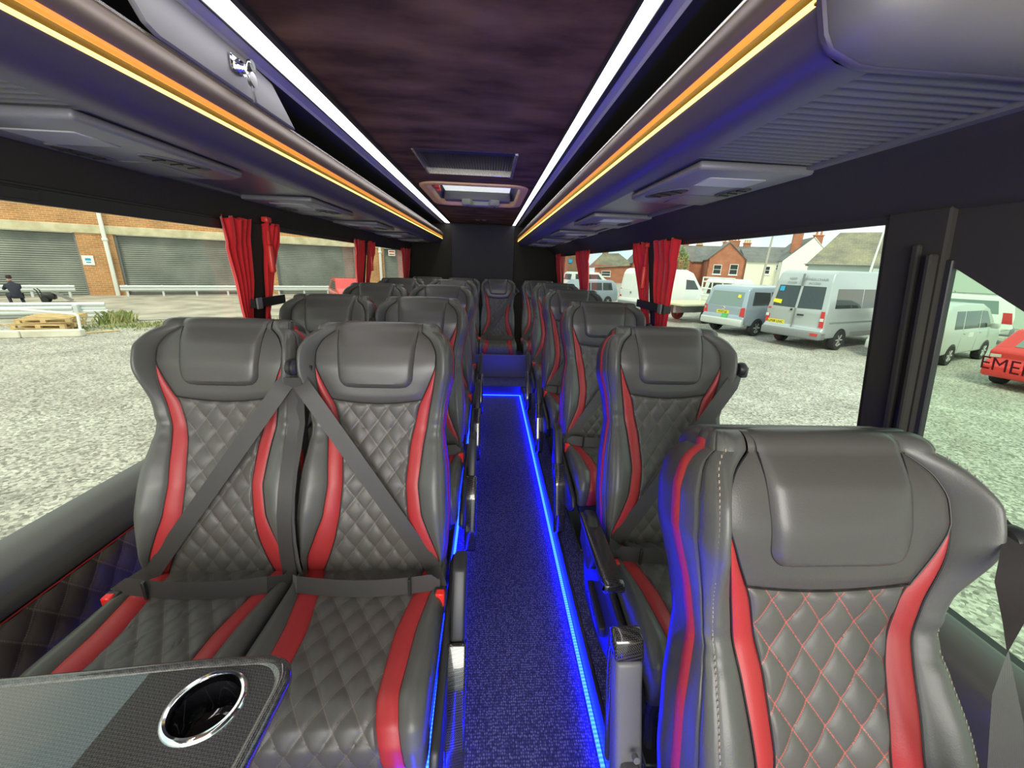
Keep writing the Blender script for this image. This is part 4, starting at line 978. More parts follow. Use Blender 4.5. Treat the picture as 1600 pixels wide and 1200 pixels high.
guard(4.3,9.2,'galvanised guard rail seen past the first left curtain')
# stacked spare rails, bent white tube, kerb, pallets
t=thing('rail_stack','stack of spare pale guard rail beams lying at the edge of the concrete','barrier',(-17.2,14.75,GZ),math.radians(21))
for k,(dy,dz,x1) in enumerate(((0,.16,3.1),(.12,.30,3.0),(-.16,.30,2.2),(.02,.42,3.05))):
    b_=part('beam',[wbeam(-4.5,x1,dz,dy)],'galv',t,smooth=False)
part('cross_post',[box(2.2,2.34,-.20,.22,0,.50,.01)],'galv',t,smooth=False)
for x in (-3,0): part('bearer',[box(x-.06,x+.06,-.3,.3,0,.08,.01)],'wood',t,smooth=False)
o=part('tube_frame',[tube([(-15.6,11.3,-.30),(-13.5,12.3,-.39),(-12.05,12.3,-.47),(-11.96,12.28,-.52),(-11.93,12.2,-1.09)],.035,8)],'white_pipe',None); tag(o,'bent white tube frame standing beside the wooden pallets','frame')
for k,(x,y) in enumerate(((-17.0,10.62),)):
    pass
d_=Vector((1.75,.6,0)).normalized()
for k,(a,b,l) in enumerate(((0,1.28,'pale concrete kerb block at the end of the row before the pallets'),(1.30,3.6,'pale concrete kerb block left of the one before the pallets'))):
    c_=Vector((-11.87,12.22,0))-d_*(a+b)/2; o=part('kerb_block',[box(-(b-a)/2,(b-a)/2,-.12,.12,0,.20,.02)],'kerb',None,smooth=False); o.location=(c_.x,c_.y,GZ); o.rotation_euler=(0,0,math.atan2(d_.y,d_.x)); tag(o,l,'kerb','pale kerb blocks by the pallets')
def pallet(loc,rz,tilt,lab):
    t=thing('wooden_pallet',lab,'pallet',loc,rz,'wooden pallets by the yard edge'); t.rotation_euler=(tilt[0],tilt[1],rz)
    for k in range(6): part('plank',[box(-.6,.6,-.5+.18*k,-.5+.18*k+.10,.118,.14,.003)],'wood',t,smooth=False)
    for y in (-.5,-.05,.40): part('bearer',[box(-.6,.6,y,y+.1,.0,.02,.003)]+[box(x,x+.12,y,y+.1,.02,.098,.003) for x in (-.6,-.06,.48)]+[box(-.6,.6,y,y+.1,.098,.118,.002)],'wood',t,smooth=False)
pallet((-13.45,12.75,GZ),.45,(0,0),'wooden pallet at the bottom of the leaning pile')
pallet((-13.35,12.8,GZ+.15),.30,(0,.03),'wooden pallet in the middle of the leaning pile')
pallet((-13.25,12.85,GZ+.33),.36,(.04,-.02),'wooden pallet on top of the leaning pile')
o=part('loose_plank',[box(-.5,.5,-.06,.06,0,.03,.004)],'wood',None,smooth=False); o.location=(-12.0,12.75,GZ+.005); o.rotation_euler=(0,0,.9); tag(o,'loose plank lying right of the pallet pile','plank')
o=part('loose_plank',[box(-.7,.7,-.07,.07,0,.03,.004)],'wood',None,smooth=False); o.location=(-14.3,12.5,GZ+.20); o.rotation_euler=(0,-.22,.5); tag(o,'plank sticking out of the pallet pile to the left','plank')
# weeds along the concrete edge
def blades(n,spread,h,seed,leafw=.02):
    r=random.Random(seed); V=[];F=[]
    for _ in range(n):
        x=r.gauss(0,spread[0]); y=r.gauss(0,spread[1]); a=r.uniform(0,6.28); hh=h*r.uniform(.3,1); lx,ly=math.cos(a)*hh*.5,math.sin(a)*hh*.5; w=leafw*r.uniform(.7,1.6); i=len(V)
        V+=[(x-w*math.sin(a),y+w*math.cos(a),0),(x+w*math.sin(a),y-w*math.cos(a),0),(x+lx*.5,y+ly*.5,hh*.8),(x+lx,y+ly,hh)]; F+=[(i,i+1,i+2),(i+1,i+3,i+2)]
    return V,F
for k,(x,y,sp_,h,n) in enumerate(((-13.1,14.6,(.30,.25),.48,170),(-11.9,14.2,(1.0,.4),.13,700),(-9.6,15.4,(1.3,.45),.11,700),(-7.2,16.6,(1.2,.4),.10,500))):
    o=part('weeds',[blades(n,sp_,h,20+k)],'weed',None,smooth=False,rec=False); o.location=(x,y,GZ); o.rotation_euler=(0,0,.5)
    tag(o,['tall dry weed clump beside the stacked rails','low weeds between gravel and concrete right of the pallets','sparse low weeds along the concrete edge','thin weeds at the concrete edge behind the nearest headrest'][k],'weeds',kind='stuff')
# crouching person and cart
def skin_body(name,verts,edges,radii,material,parent,root=0,sub=1):
    me=bpy.data.meshes.new(name); me.from_pydata(verts,edges,[]); o=bpy.data.objects.new(name,me); col.objects.link(o)
    s=o.modifiers.new('s','SKIN'); 
    for i,r_ in enumerate(radii): me.skin_vertices[0].data[i].radius=(r_,r_)
    me.skin_vertices[0].data[root].use_root=True
    if sub: o.modifiers.new('d','SUBSURF').levels=sub
    bpy.context.view_layer.update(); ev=o.evaluated_get(bpy.context.evaluated_depsgraph_get()); m2=bpy.data.meshes.new_from_object(ev); m2.name=name
    o.modifiers.clear(); o.data=m2; bpy.data.meshes.remove(me); m2.materials.clear(); m2.materials.append(M[material]); m2.shade_smooth(); o.parent=parent; return o
ps=thing('person','person in dark clothes crouching by the shutters, arms reaching forward','person',(-20.25,18.5,GZ),math.radians(150))
V=[(0,0,.42),(.10,0,.62),(.20,0,.84),(.27,0,.96),(.33,0,1.03), (.22,.19,.86),(.40,.24,.68),(.58,.12,.72), (.22,-.19,.86),(.42,-.24,.70),(.60,-.10,.76), (.02,.13,.40),(.42,.17,.50),(.22,.17,.09),(.36,.18,.05), (.02,-.13,.40),(.40,-.17,.46),(.14,-.17,.09),(.28,-.18,.05)]
Ee=[(0,1),(1,2),(2,3),(3,4),(2,5),(5,6),(6,7),(2,8),(8,9),(9,10),(0,11),(11,12),(12,13),(13,14),(0,15),(15,16),(16,17),(17,18)]
skin_body('clothed_body',V,Ee,[.15,.15,.15,.07,.06,.075,.055,.045,.075,.055,.045,.10,.075,.055,.05,.10,.075,.055,.05],'navy',ps)
part('head',[lathe([(0,-.13),(.055,-.115),(.078,-.05),(.085,.01),(.075,.07),(.045,.11),(0,.125)],(.39,0,1.13),(.1,0,1),16)],'skin',ps)
part('hair',[lathe([(.086,.0),(.092,.03),(.085,.08),(.05,.13),(0,.142)],(.375,0,1.14),(-.15,0,1),16)],'hair',ps)
for sy,(x,y,z) in ((1,(.60,.11,.725)),(-1,(.62,-.09,.765))):
    hnd=part('hand',[box(x-.01,x+.08,y-.035,y+.035,z-.018,z+.018,.012,2)]+[tube([(x+.07,y-.027+.018*k,z),(x+.115,y-.027+.018*k,z-.01),(x+.135,y-.027+.018*k,z-.035)],.009,6) for k in range(4)]+[tube([(x+.01,y+sy*.03,z),(x+.05,y+sy*.065,z-.01),(x+.08,y+sy*.06,z-.02)],.010,6)],'skin',ps)
t=thing('push_cart','small black cart with sloping grey tray standing on the concrete before the left shutter','cart',(-20.3,20.0,GZ),.5); t.scale=(.75,.75,.75)
part('frame',[tube([(-.5,.2,.15),(-.6,.2,.75),(-.7,.2,.85)],.03,8),tube([(-.5,-.2,.15),(-.6,-.2,.75),(-.7,-.2,.85)],.03,8),box(-.5,.1,-.22,.22,.2,.55,.04)],'plastic',t,ang=50)
part('tray',[prism([(0,.62),(.75,.10),(.80,.14),(.05,.68)],'y',-.25,.25,.01)],'bumper',t,smooth=False)
for y in (-.26,.26): part('wheel',[lathe([(.0,-.03),(.15,-.03),(.17,0),(.15,.03),(0,.03)],(-.35,y,.17),(0,1,0),18)],'tyre',t)
part('handle',[tube([(-.7,-.2,.85),(-.7,.2,.85)],.025,8)],'white_pipe',t)
# --- vehicles
def vehicle(name,lab,loc,ang,W_,prof,paint,belt,taper,wheels,wr,bev=.06,arch=True):
    """prof: side outline (x,z), x from the rear bumper forward; wheels: x positions"""
    t=thing(name,lab,{'car':'car','van':'van','minibus':'minibus','flatbed_truck':'truck'}.get(name,'van'),(loc[0],loc[1],GZ),ang)
    hw=lambda z: W_/2-taper*max(0,z-belt)
    P=[]; n=len(prof)
    for i in range(n):
        a,b=prof[i],prof[(i+1)%n]; P.append(a)
        if (a[1]-belt)*(b[1]-belt)<0: k=(belt-a[1])/(b[1]-a[1]); P.append((a[0]+(b[0]-a[0])*k,belt))
    bm=bmesh.new(); Ls=[bm.verts.new((x,hw(z),z)) for x,z in P]; Rs=[bm.verts.new((x,-hw(z),z)) for x,z in P]; n=len(P)
    ib=[i for i in range(n) if abs(P[i][1]-belt)<1e-9]; i0,i1=ib[0],ib[-1]
    for S_ in (Ls,Rs):
        bm.faces.new(S_[i0:i1+1]); bm.faces.new(S_[i1:]+S_[:i0+1])
    for i in range(n): bm.faces.new((Ls[i],Ls[(i+1)%n],Rs[(i+1)%n],Rs[i]))
    bmesh.ops.recalc_face_normals(bm,faces=bm.faces)
    bmesh.ops.bevel(bm,geom=[e for e in bm.edges if e.calc_face_angle(0)>.12],offset=bev,segments=3,profile=.5,affect='EDGES')
    part('body',[from_bm(bm)],paint,t,ang=30)
    for x in wheels:
        for s in (-1,1):
            if arch: part('wheel_arch',[prism([(x+(wr+.05)*math.cos(a),max(.2,wr+(wr+.05)*math.sin(a))) for a in np.linspace(-.35,math.pi+.35,18)],'y',s*(W_/2-.10),s*(W_/2+.006))],'plastic',t,smooth=False)
            w_=part('wheel',[lathe([(wr*.60,-.10),(wr*.95,-.11),(wr,-.07),(wr,.07),(wr*.95,.11),(wr*.62,.10)],(x,s*(W_/2-.09),wr),(0,s,0),24)],'tyre',t)
            g=[lathe([(0,.085),(wr*.22,.095),(wr*.24,.07),(wr*.60,.07),(wr*.64,.10)],(x,s*(W_/2-.09),wr),(0,s,0),24)]
            for k in range(6): a=math.pi*k/3; g.append(cyl((x+.03*math.cos(a),s*(W_/2-.005),wr+.03*math.sin(a)),(x+wr*.58*math.cos(a),s*(W_/2-.005),wr+wr*.58*math.sin(a)),.028,6))
            part('hubcap',g,'alloy',w_,ang=40)
    zsx=sorted([(z,x) for x,z in prof if x<max(p[0] for p in prof)*.25])
    rx=lambda z: float(np.interp(z,[q[0] for q in zsx],[q[1] for q in zsx]))
    def side(s,poly,th=.014,nm='side_window',mt='car_glass',off=.004): return part(nm,[slab([(x,s*(hw(z)+off-(.0 if s else 0)),z) for x,z in poly],th if s>0 else -th)],mt,t,smooth=False)
    def rear(poly,nm='rear_window',mt='car_glass',th=.014,off=.006,b=0): return part(nm,[slab([(rx(z)-off,y,z) for y,z in poly],-th)],mt,t,smooth=False)
    return t,hw,rx,side,rear
def rtext(t,rx,s,y,z,size,mt='ink',off=.026,par=None):
    g=text_geo(s,size); return part('lettering',[place(g,(rx(z)-off,y,z),(0,-1,0),(0,0,1))],mt,par or t,smooth=False,rec=False)
FW=math.radians(23)
# silver high-roof minibus
prof=[(.02,.42),(-.04,.50),(-.04,.70),(.04,.74),(.02,1.25),(.14,2.25),(.22,2.52),(.45,2.62),(3.4,2.64),(4.3,2.60),(4.75,2.42),(5.35,1.72),(5.55,1.36),(5.95,1.20),(6.15,.98),(6.18,.42)]
t,hw,rx,side,rear=vehicle('minibus','silver high-roof minibus with roof lettering and yellow number plate',(10.55,13.35),FW,1.98,prof,'silver_paint',1.25,.10,(1.15,4.85),.35)
for s in (-1,1):
    side(s,[(.45,1.42),(2.10,1.42),(2.10,2.05),(.50,2.05)]); side(s,[(2.16,1.42),(3.75,1.42),(3.72,2.05),(2.16,2.05)]); side(s,[(4.05,1.42),(5.15,1.42),(4.75,1.98),(4.05,2.02)])
    side(s,[(.30,.92),(5.9,.92),(5.9,.98),(.30,.98)],nm='rub_strip',mt='bumper'); side(s,[(1.75,.45),(4.2,.45),(4.2,.62),(1.75,.62)],nm='sill_panel',mt='bumper')
rear([(.80,1.38),(.04,1.36),(.04,2.10),(.74,2.10)]); rear([(-.04,1.36),(-.80,1.38),(-.74,2.10),(-.04,2.10)])
for s in (-1,1):
    l=rear([(s*.97,.80),(s*.83,.80),(s*.83,1.32),(s*.93,1.32)],nm='tail_light',mt='lamp_red',th=.03); part('clear_lens',[slab([(rx(z)-.040,y,z) for y,z in ((s*.95,1.0),(s*.84,1.0),(s*.84,1.10),(s*.95,1.10))],-.006)],'lamp_clear',l,smooth=False)
p_=rear([(.86,.76),(.28,.76),(.28,.90),(.86,.90)],nm='number_plate',mt='plate',th=.015); rtext(t,rx,'LP08 LNC',.57,.83,.125,par=p_,off=.024)
part('bumper',[box(-.10,.30,-.99,.99,.38,.66,.05,2)],'bumper',t,ang=50); rear([(-.70,.52),(-.92,.52),(-.92,.60),(-.70,.60)],nm='reflector',mt='lamp_red',off=.075)
part('door_seam',[box(-.035,.03,-.008,.008,.70,1.36,.002),box(.03,.15,-.008,.008,2.1,2.5,.002)],'bumper',t,smooth=False)
part('handle',[box(-.03,.03,-.30,-.10,1.12,1.17,.01),box(-.02,.03,.10,.16,1.26,1.33,.01)],'plastic',t,smooth=False)
rear([(.82,1.50),(.52,1.46),(.52,1.60),(.80,1.62)],nm='sticker',mt='yellow',th=.004,off=.024); rear([(.70,1.90),(.54,1.90),(.54,2.06),(.69,2.06)],nm='sticker',mt='blue_sign',th=.004,off=.024); 
rtext(t,rx,'WHEELCHAIR',-.38,2.32,.115,'bumper'); rtext(t,rx,'ACCESS',-.36,2.19,.105,'bumper'); rtext(t,rx,'KEEP',.36,2.32,.115,'bumper'); rtext(t,rx,'CLEAR',.36,2.19,.105,'bumper')
# blue-silver passenger van
prof=[(.05,.40),(.0,.46),(.0,.74),(.07,.78),(.05,1.10),(.22,1.82),(.42,1.94),(3.0,1.97),(3.5,1.88),(4.15,1.28),(4.75,1.05),(4.88,.80),(4.88,.40)]
t,hw,rx,side,rear=vehicle('van','silver-blue passenger van with pale rear window, left of the minibus',(9.55,16.0),FW,1.90,prof,'blue_silver',1.10,.13,(.95,3.95),.33)
rear([(.76,1.16),(-.76,1.16),(-.70,1.72),(.70,1.72)],mt='car_glass_pale')
for s in (-1,1):
    side(s,[(.45,1.22),(1.55,1.22),(1.55,1.72),(.55,1.74)]); side(s,[(1.62,1.22),(2.75,1.22),(2.75,1.74),(1.62,1.74)]); side(s,[(2.85,1.22),(3.85,1.22),(3.40,1.70),(2.85,1.74)])
    rear([(s*.94,.78),(s*.74,.80),(s*.78,1.12),(s*.92,1.14)],nm='tail_light',mt='lamp_red',th=.03)
p_=rear([(.30,.84),(-.26,.84),(-.26,.97),(.30,.97)],nm='number_plate',mt='plate'); rtext(t,rx,'RF43 LJE',.02,.905,.115,par=p_)
part('bumper',[box(-.08,.25,-.95,.95,.38,.68,.06,2)],'pale_silver',t,ang=50)
rear([(-.48,1.50),(-.62,1.50),(-.60,1.62),(-.48,1.62)],nm='sticker',mt='yellow',th=.004,off=.024); rear([(.02,.68),(-.26,.68),(-.24,.84),(.0,.84)],nm='sticker',mt='green_sign',th=.004,off=.03)
part('badge',[lathe([(0,0),(.07,0),(.075,.012),(.05,.018),(0,.018)],(rx(1.04)-.004,0,1.04),(-1,0,0),20)],'chrome',t)
# pale silver people carrier
prof=[(.05,.32),(.0,.40),(.0,.62),(.08,.68),(.06,.98),(.20,1.60),(.40,1.78),(1.2,1.83),(2.7,1.80),(3.2,1.66),(3.95,1.12),(4.45,.95),(4.60,.70),(4.60,.32)]
t,hw,rx,side,rear=vehicle('car','pale silver people carrier seen past both sides of the dark door pillar',(12.45,11.25),FW,1.69,prof,'pale_silver',1.0,.12,(.98,3.6),.30)
rear([(.66,1.06),(-.66,1.06),(-.60,1.60),(.60,1.60)],mt='car_glass_pale')
for s in (-1,1):
    side(s,[(.75,1.08),(1.35,1.08),(1.35,1.60),(.75,1.60)]); side(s,[(1.42,1.08),(2.55,1.08),(2.55,1.60),(1.42,1.60)]); side(s,[(2.62,1.08),(3.55,1.08),(3.02,1.58),(2.62,1.60)])
    rear([(s*.84,.90),(s*.70,.92),(s*.66,1.62),(s*.76,1.64)],nm='tail_light',mt='lamp_clear',th=.03)
    part('mirror',[box(3.25,3.40,s*.88,s*1.06,1.05,1.22,.03,2)],'pale_silver',t)
part('bumper',[box(-.07,.25,-.84,.84,.28,.58,.06,2)],'pale_silver',t,ang=50)
p_=rear([(.27,.70),(-.27,.70),(-.27,.82),(.27,.82)],nm='number_plate',mt='plate'); rtext(t,rx,'KV07 EZH',0,.76,.10,par=p_)
side(-1,[(1.9,.82),(2.25,.82),(2.25,.96),(1.9,.96)],nm='door_sticker',mt='white_sign')
side(-1,[(2.585,.40),(2.60,.40),(2.60,1.05),(2.585,1.05)],nm='door_seam',mt='bumper'); side(-1,[(1.385,.40),(1.40,.40),(1.40,1.05),(1.385,1.05)],nm='door_seam',mt='bumper')
part('door_handle',[box(1.5,1.66,-.86,-.845,.92,.95,.006),box(2.7,2.86,-.86,-.845,.92,.95,.006)],'alloy',t,smooth=False)
# red hatchback at the right edge
prof=[(.08,.30),(.0,.38),(.0,.62),(.10,.68),(.05,.86),(.20,.98),(.62,1.38),(.95,1.45),(2.0,1.44),(2.7,1.20),(3.0,.95),(3.7,.80),(3.85,.60),(3.85,.30)]
t,hw,rx,side,rear=vehicle('car','red hatchback at the right edge of the view',(12.35,8.05),math.radians(14),1.70,prof,'red_paint',.92,.22,(.75,3.15),.29)
rear([(.52,1.0),(-.52,1.0),(-.46,1.32),(.46,1.32)],mt='car_glass_pale',off=.012)
for s in (-1,1):
    side(s,[(.75,.98),(1.5,.98),(1.5,1.36),(1.0,1.34)]); side(s,[(1.56,.98),(2.75,.98),(2.3,1.28),(1.56,1.36)])
    rear([(s*.84,.72),(s*.58,.76),(s*.60,.98),(s*.80,.96)],nm='tail_light',mt='lamp_red',th=.04)
    rear([(s*.80,.71),(s*.62,.73),(s*.62,.79),(s*.80,.78)],nm='indicator',mt='lamp_clear',th=.02,off=.03)
part('bumper',[box(-.08,.25,-.84,.84,.26,.58,.07,2)],'red_paint',t,ang=50)
# white van behind the people carrier, its tail at the right
prof=[(.05,.38),(.0,.45),(.0,.75),(.06,.8),(.05,1.10),(.20,1.75),(.40,1.88),(3.2,1.93),(3.7,1.84),(4.4,1.28),(5.0,1.05),(5.1,.80),(5.1,.38)]
t,hw,rx,side,rear=vehicle('van','white van parked behind the people carrier, red tail light at its right end',(21.6,15.3),math.radians(128),1.92,prof,'white_paint',1.10,.13,(.9,4.1),.33)
for s in (-1,1):
    side(s,[(.50,1.20),(2.25,1.20),(2.25,1.72),(.62,1.72)],mt='car_glass_pale'); side(s,[(2.9,1.20),(4.1,1.20),(3.6,1.70),(2.9,1.74)])
    side(s,[(.06,.85),(.34,.85),(.40,1.28),(.16,1.28)],nm='tail_light',mt='lamp_red',th=.03,off=.012)
rear([(.70,1.18),(-.70,1.18),(-.66,1.70),(.66,1.70)])
part('bumper',[box(-.07,.35,-.96,.96,.36,.70,.06,2)],'bumper',t,ang=50)
part('roof_rail',[box(.6,3.0,.62,.66,1.95,1.985,.01)],'bumper',t,smooth=False)
# white panel van
prof=[(.04,.42),(.0,.5),(.0,.75),(.05,.8),(.02,1.2),(.12,2.2),(.25,2.42),(.5,2.50),(3.4,2.50),(3.95,2.32),(4.55,1.62),(4.75,1.34),(5.3,1.15),(5.5,.9),(5.5,.42)]
t,hw,rx,side,rear=vehicle('van','white high-roof panel van parked beyond the red curtains on the right',(8.2,23.3),FW,1.98,prof,'white_paint',1.3,.10,(1.0,4.4),.34)
for s in (-1,1):
    side(s,[(3.35,1.38),(4.45,1.38),(4.02,1.90),(3.35,1.95)]); rear([(s*.97,.85),(s*.80,.85),(s*.82,1.35),(s*.94,1.35)],nm='tail_light',mt='lamp_red',th=.03)
rear([(.78,1.28),(.05,1.28),(.05,2.1),(.72,2.1)],nm='door_panel',mt='white_paint',th=.01); rear([(-.05,1.28),(-.78,1.28),(-.72,2.1),(-.05,2.1)],nm='door_panel',mt='white_paint',th=.01)
part('badge',[lathe([(0,0),(.06,0),(.05,.02),(0,.02)],(-.005,0,1.15),(-1,0,0),16)],'bumper',t); part('bumper',[box(-.08,.25,-.98,.98,.38,.64,.05,2)],'bumper',t,ang=50)
# dark silver car beyond it
prof=[(.05,.32),(.0,.40),(.0,.7),(.06,.95),(.25,1.5),(.55,1.68),(2.8,1.66),(3.7,1.1),(4.4,.95),(4.55,.7),(4.55,.32)]
t,hw,rx,side,rear=vehicle('car','grey people carrier left of the white panel van',(8.2,27.6),math.radians(-152),1.75,prof,'blue_silver',1.0,.14,(.9,3.6),.31)
for s in (-1,1): side(s,[(.55,1.05),(1.4,1.05),(1.4,1.52),(.65,1.52)]); side(s,[(1.5,1.05),(2.4,1.05),(2.4,1.52),(1.5,1.52)]); side(s,[(2.5,1.05),(3.35,1.05),(2.85,1.48),(2.5,1.52)])
part('windscreen',[slab([(3.50,.72,1.14),(3.50,-.72,1.14),(2.92,-.64,1.58),(2.92,.64,1.58)],.02)],'car_glass',t,smooth=False)
prof=[(.05,.36),(.0,.45),(.0,.8),(.06,1.1),(.2,1.8),(.45,1.95),(3.4,1.95),(4.2,1.3),(4.8,1.1),(4.9,.8),(4.9,.36)]
t,hw,rx,side,rear=vehicle('van','distant white van before the brown brick building',(8.0,42.5),math.radians(20),1.9,prof,'white_paint',1.1,.12,(.95,3.9),.33)
rear([(.7,1.15),(-.7,1.15),(-.65,1.72),(.65,1.72)]); 
for s in (-1,1): side(s,[(.5,1.2),(3.8,1.2),(3.3,1.75),(.5,1.75)])
# flatbed truck
prof=[(2.95,.45),(2.9,.6),(2.92,1.2),(3.0,2.0),(3.15,2.12),(4.1,2.12),(4.35,1.95),(4.75,1.25),(5.2,1.05),(5.3,.45)]
t,hw,rx_,side,rear_=vehicle('flatbed_truck','white flatbed truck with tail frame behind the silver-blue van',(9.15,19.35),FW,1.95,prof,'white_paint',1.2,.08,(1.2,4.55),.36,arch=False)
part('deck',[box(-.6,2.95,-1.0,1.0,.86,.96,.02)],mat('pale_yellow_deck',(.62,.62,.42),.7),t,smooth=False)
part('chassis',[box(-.5,3.0,-.45,-.30,.50,.86,.02),box(-.5,3.0,.30,.45,.50,.86,.02)],'bumper',t,smooth=False)
for z in (1.25,1.6,1.95,2.15): part('headboard_bar',[tube([(2.75,-.9,z),(2.75,.9,z)],.035,8)],'white_paint',t)
for y in (-.9,-.3,.3,.9): part('headboard_post',[tube([(2.75,y,.96),(2.75,y,2.18)],.035,8)],'white_paint',t)
part('rear_window',[slab([(2.90,.7,1.35),(2.90,-.7,1.35),(2.97,-.62,1.9),(2.97,.62,1.9)],-.02)],'car_glass',t,smooth=False)
side(-1,[(3.2,1.3),(4.3,1.3),(4.05,1.9),(3.2,1.9)]); side(1,[(3.2,1.3),(4.3,1.3),(4.05,1.9),(3.2,1.9)])
# red car on the left, by the far shutter
prof=[(.08,.30),(.0,.38),(.0,.7),(.10,.9),(.25,1.0),(.7,1.42),(1.0,1.50),(2.1,1.48),(2.8,1.05),(3.6,.88),(3.8,.60),(3.8,.30)]
t,hw,rx,side,rear=vehicle('car','red car by the far shutter on the left, peeking past a headrest',(-7.9,22.7),math.radians(-62),1.70,prof,'red_paint',.92,.20,(.7,3.1),.29)
for s in (-1,1): side(s,[(.75,.98),(1.5,.98),(1.5,1.36),(1.05,1.36)]); side(s,[(1.56,.98),(2.6,.98),(2.15,1.36),(1.56,1.36)])
part('windscreen',[slab([(2.68,.62,1.0),(2.68,-.62,1.0),(2.16,-.54,1.42),(2.16,.54,1.42)],.02)],'car_glass',t,smooth=False)
# --- houses beyond the yard
S_=1.4
def zz(z): return (1.35+(z-1.35)*S_)-GZ
def gable_prism(x0,x1,y0,y1,ze,za,t=.12,ov=.2):
    """ridge runs along y, gable faces -y"""
    xm=(x0+x1)/2; w_=[]
    return prism([(x0-ov,ze-ov*(za-ze)/((x1-x0)/2)),(xm,za+.0),(x1+ov,ze-ov*(za-ze)/((x1-x0)/2)),(x1+ov,ze-ov*(za-ze)/((x1-x0)/2)+t),(xm,za+t*1.3),(x0-ov,ze-ov*(za-ze)/((x1-x0)/2)+t)],'y',y0-ov,y1)
def gwall(x0,x1,y,ze,za,t=.25,apx=None):
    xm=(x0+x1)/2 if apx is None else apx
    P=[(x0,0),(x1,0),(x1,ze),(xm,za),(x0,ze)]
    v=[(x,y,z) for x,z in P]+[(x,y+t,z) for x,z in P]; n=5
    f=[(0,1,2,3,4),(9,8,7,6,5)]+[(i,i+5,(i+1)%5+5,(i+1)%5) for i in range(5)]
    return v,f,[(x,z) for x,z in P]*2
def uvbox_side(x,y0,y1,z1,t=.25): return uvwall((x,y0),(x,y1),0,z1,t)
def window_on(root,x0,x1,z0,z1,y,mt='white_sign'):
    f=part('window',[box(x0-.08,x1+.08,y-.06,y+.02,z0-.08,z0),box(x0-.08,x1+.08,y-.06,y+.02,z1,z1+.08),box(x0-.08,x0,y-.06,y+.02,z0,z1),box(x1,x1+.08,y-.06,y+.02,z0,z1),box(x0,x1,y-.05,y+.01,(z0+z1)/2-.03,(z0+z1)/2+.03),box(x0-.16,x1+.16,y-.12,y+.02,z0-.2,z0-.08)],mt,root,smooth=False)
    part('pane',[box(x0,x1,y-.03,y-.01,z0,z1)],'car_glass',f,smooth=False)
def chimney(root,x,y,z0,z1,w=.9,pots=2,pm='buff',bm_='brick_red'):
    g=[]
    for p0,p1 in (((x-w/2,y),(x+w/2,y)),): g+=uvwall(p0,p1,z0,z1,.6)
    c=part('chimney',g,bm_,root,smooth=False,rec=False)
    part('chimney_cap',[box(x-w/2-.12,x+w/2+.12,y-.1,y+.7,z1,z1+.14,.03)],bm_ if False else 'terracotta',c,smooth=False)
    for k in range(pots): part('chimney_pot',[lathe([(.13,0),(.15,.05),(.12,.45),(.15,.5)],(x-w/2+w*(k+.5)/pots,y+.3,z1+.14),(0,0,1),10)],pm,c)
HR=math.radians(-22); HP=(27.68*S_,46*S_,GZ)
h=thing('brick_house','red brick house with two white sash windows in its gable','house',HP,HR)
part('gable_wall',[gwall(-2.65*S_,1.3*S_,0,zz(2.75),zz(4.6))],'brick_red',h,smooth=False,rec=False)
part('side_wall',uvwall((1.3*S_,0),(1.3*S_,6),0,zz(2.75))+uvwall((-2.65*S_,6),(-2.65*S_,0),0,zz(2.75)),'brick_red',h,smooth=False,rec=False)
part('gable_roof',[gable_prism(-2.65*S_,1.3*S_,0,6,zz(2.75),zz(4.6))],'slate',h,smooth=False)
window_on(h,-1.9*S_,-1.15*S_,zz(1.15),zz(2.1),0); window_on(h,-.2*S_,.55*S_,zz(1.15),zz(2.2),0)
h2=thing('brick_house','red brick house wing at the left with a grey roof behind the white van','house',HP,HR)
part('gable_wall',[gwall(-8.2*S_,-4.3*S_,1.5,zz(2.4),zz(3.9))],'brick_red',h2,smooth=False,rec=False)
part('side_wall',uvwall((-4.3*S_,1.5),(-4.3*S_,6),0,zz(2.4))+uvwall((-4.4*S_,5.9),(-2.6*S_,5.9),0,zz(2.6)),'brick_red',h2,smooth=False,rec=False)
part('gable_roof',[gable_prism(-8.2*S_,-4.3*S_,1.5,6,zz(2.4),zz(3.9))],'slate',h2,smooth=False)
tr_=thing('terrace_roof','long grey slate roof with brick chimneys above the houses','roof',HP,HR)
part('roof_slope',[prism([(5.6,zz(2.55)),(9.5,zz(4.55)),(13.4,zz(2.55)),(13.4,zz(2.45)),(5.6,zz(2.45))],'x',-9*S_,7.2*S_)],'slate',tr_,smooth=False)
part('terrace_wall',uvwall((-9*S_,6.1),(7.2*S_,6.1),0,zz(2.5)),'brick_red',tr_,smooth=False,rec=False)
chimney(tr_,-4.9*S_,9.4,zz(3.9),zz(4.75),1.1,3,'buff'); chimney(tr_,-3.2*S_,9.4,zz(3.9),zz(4.6),1.0,3,'buff'); chimney(tr_,.0*S_,9.4,zz(3.9),zz(5.0),1.3,2,'terracotta'); chimney(tr_,.9*S_,9.4,zz(3.9),zz(5.15),1.5,3,'terracotta'); chimney(tr_,2.3*S_,9.4,zz(3.9),zz(4.9),1.1,3,'buff')
h3=thing('rendered_house','cream rendered house wing right of the brick gable','house',HP,HR)
part('wall',[box(1.32*S_,5.4*S_,-.4,6,0,zz(2.62))],'render_cream',h3,smooth=False)
part('roof_slope',[prism([(-.7,zz(2.60)),(6.3,zz(4.2)),(6.3,zz(2.60))],'x',1.25*S_,5.4*S_)],'slate',h3,smooth=False)
window_on(h3,3.2*S_,3.7*S_,zz(1.35),zz(2.1),-.4); window_on(h3,4.3*S_,4.7*S_,zz(1.8),zz(2.3),-.4)
h4=thing('rendered_house','tall white gabled house with two brick chimneys','house',HP,HR)
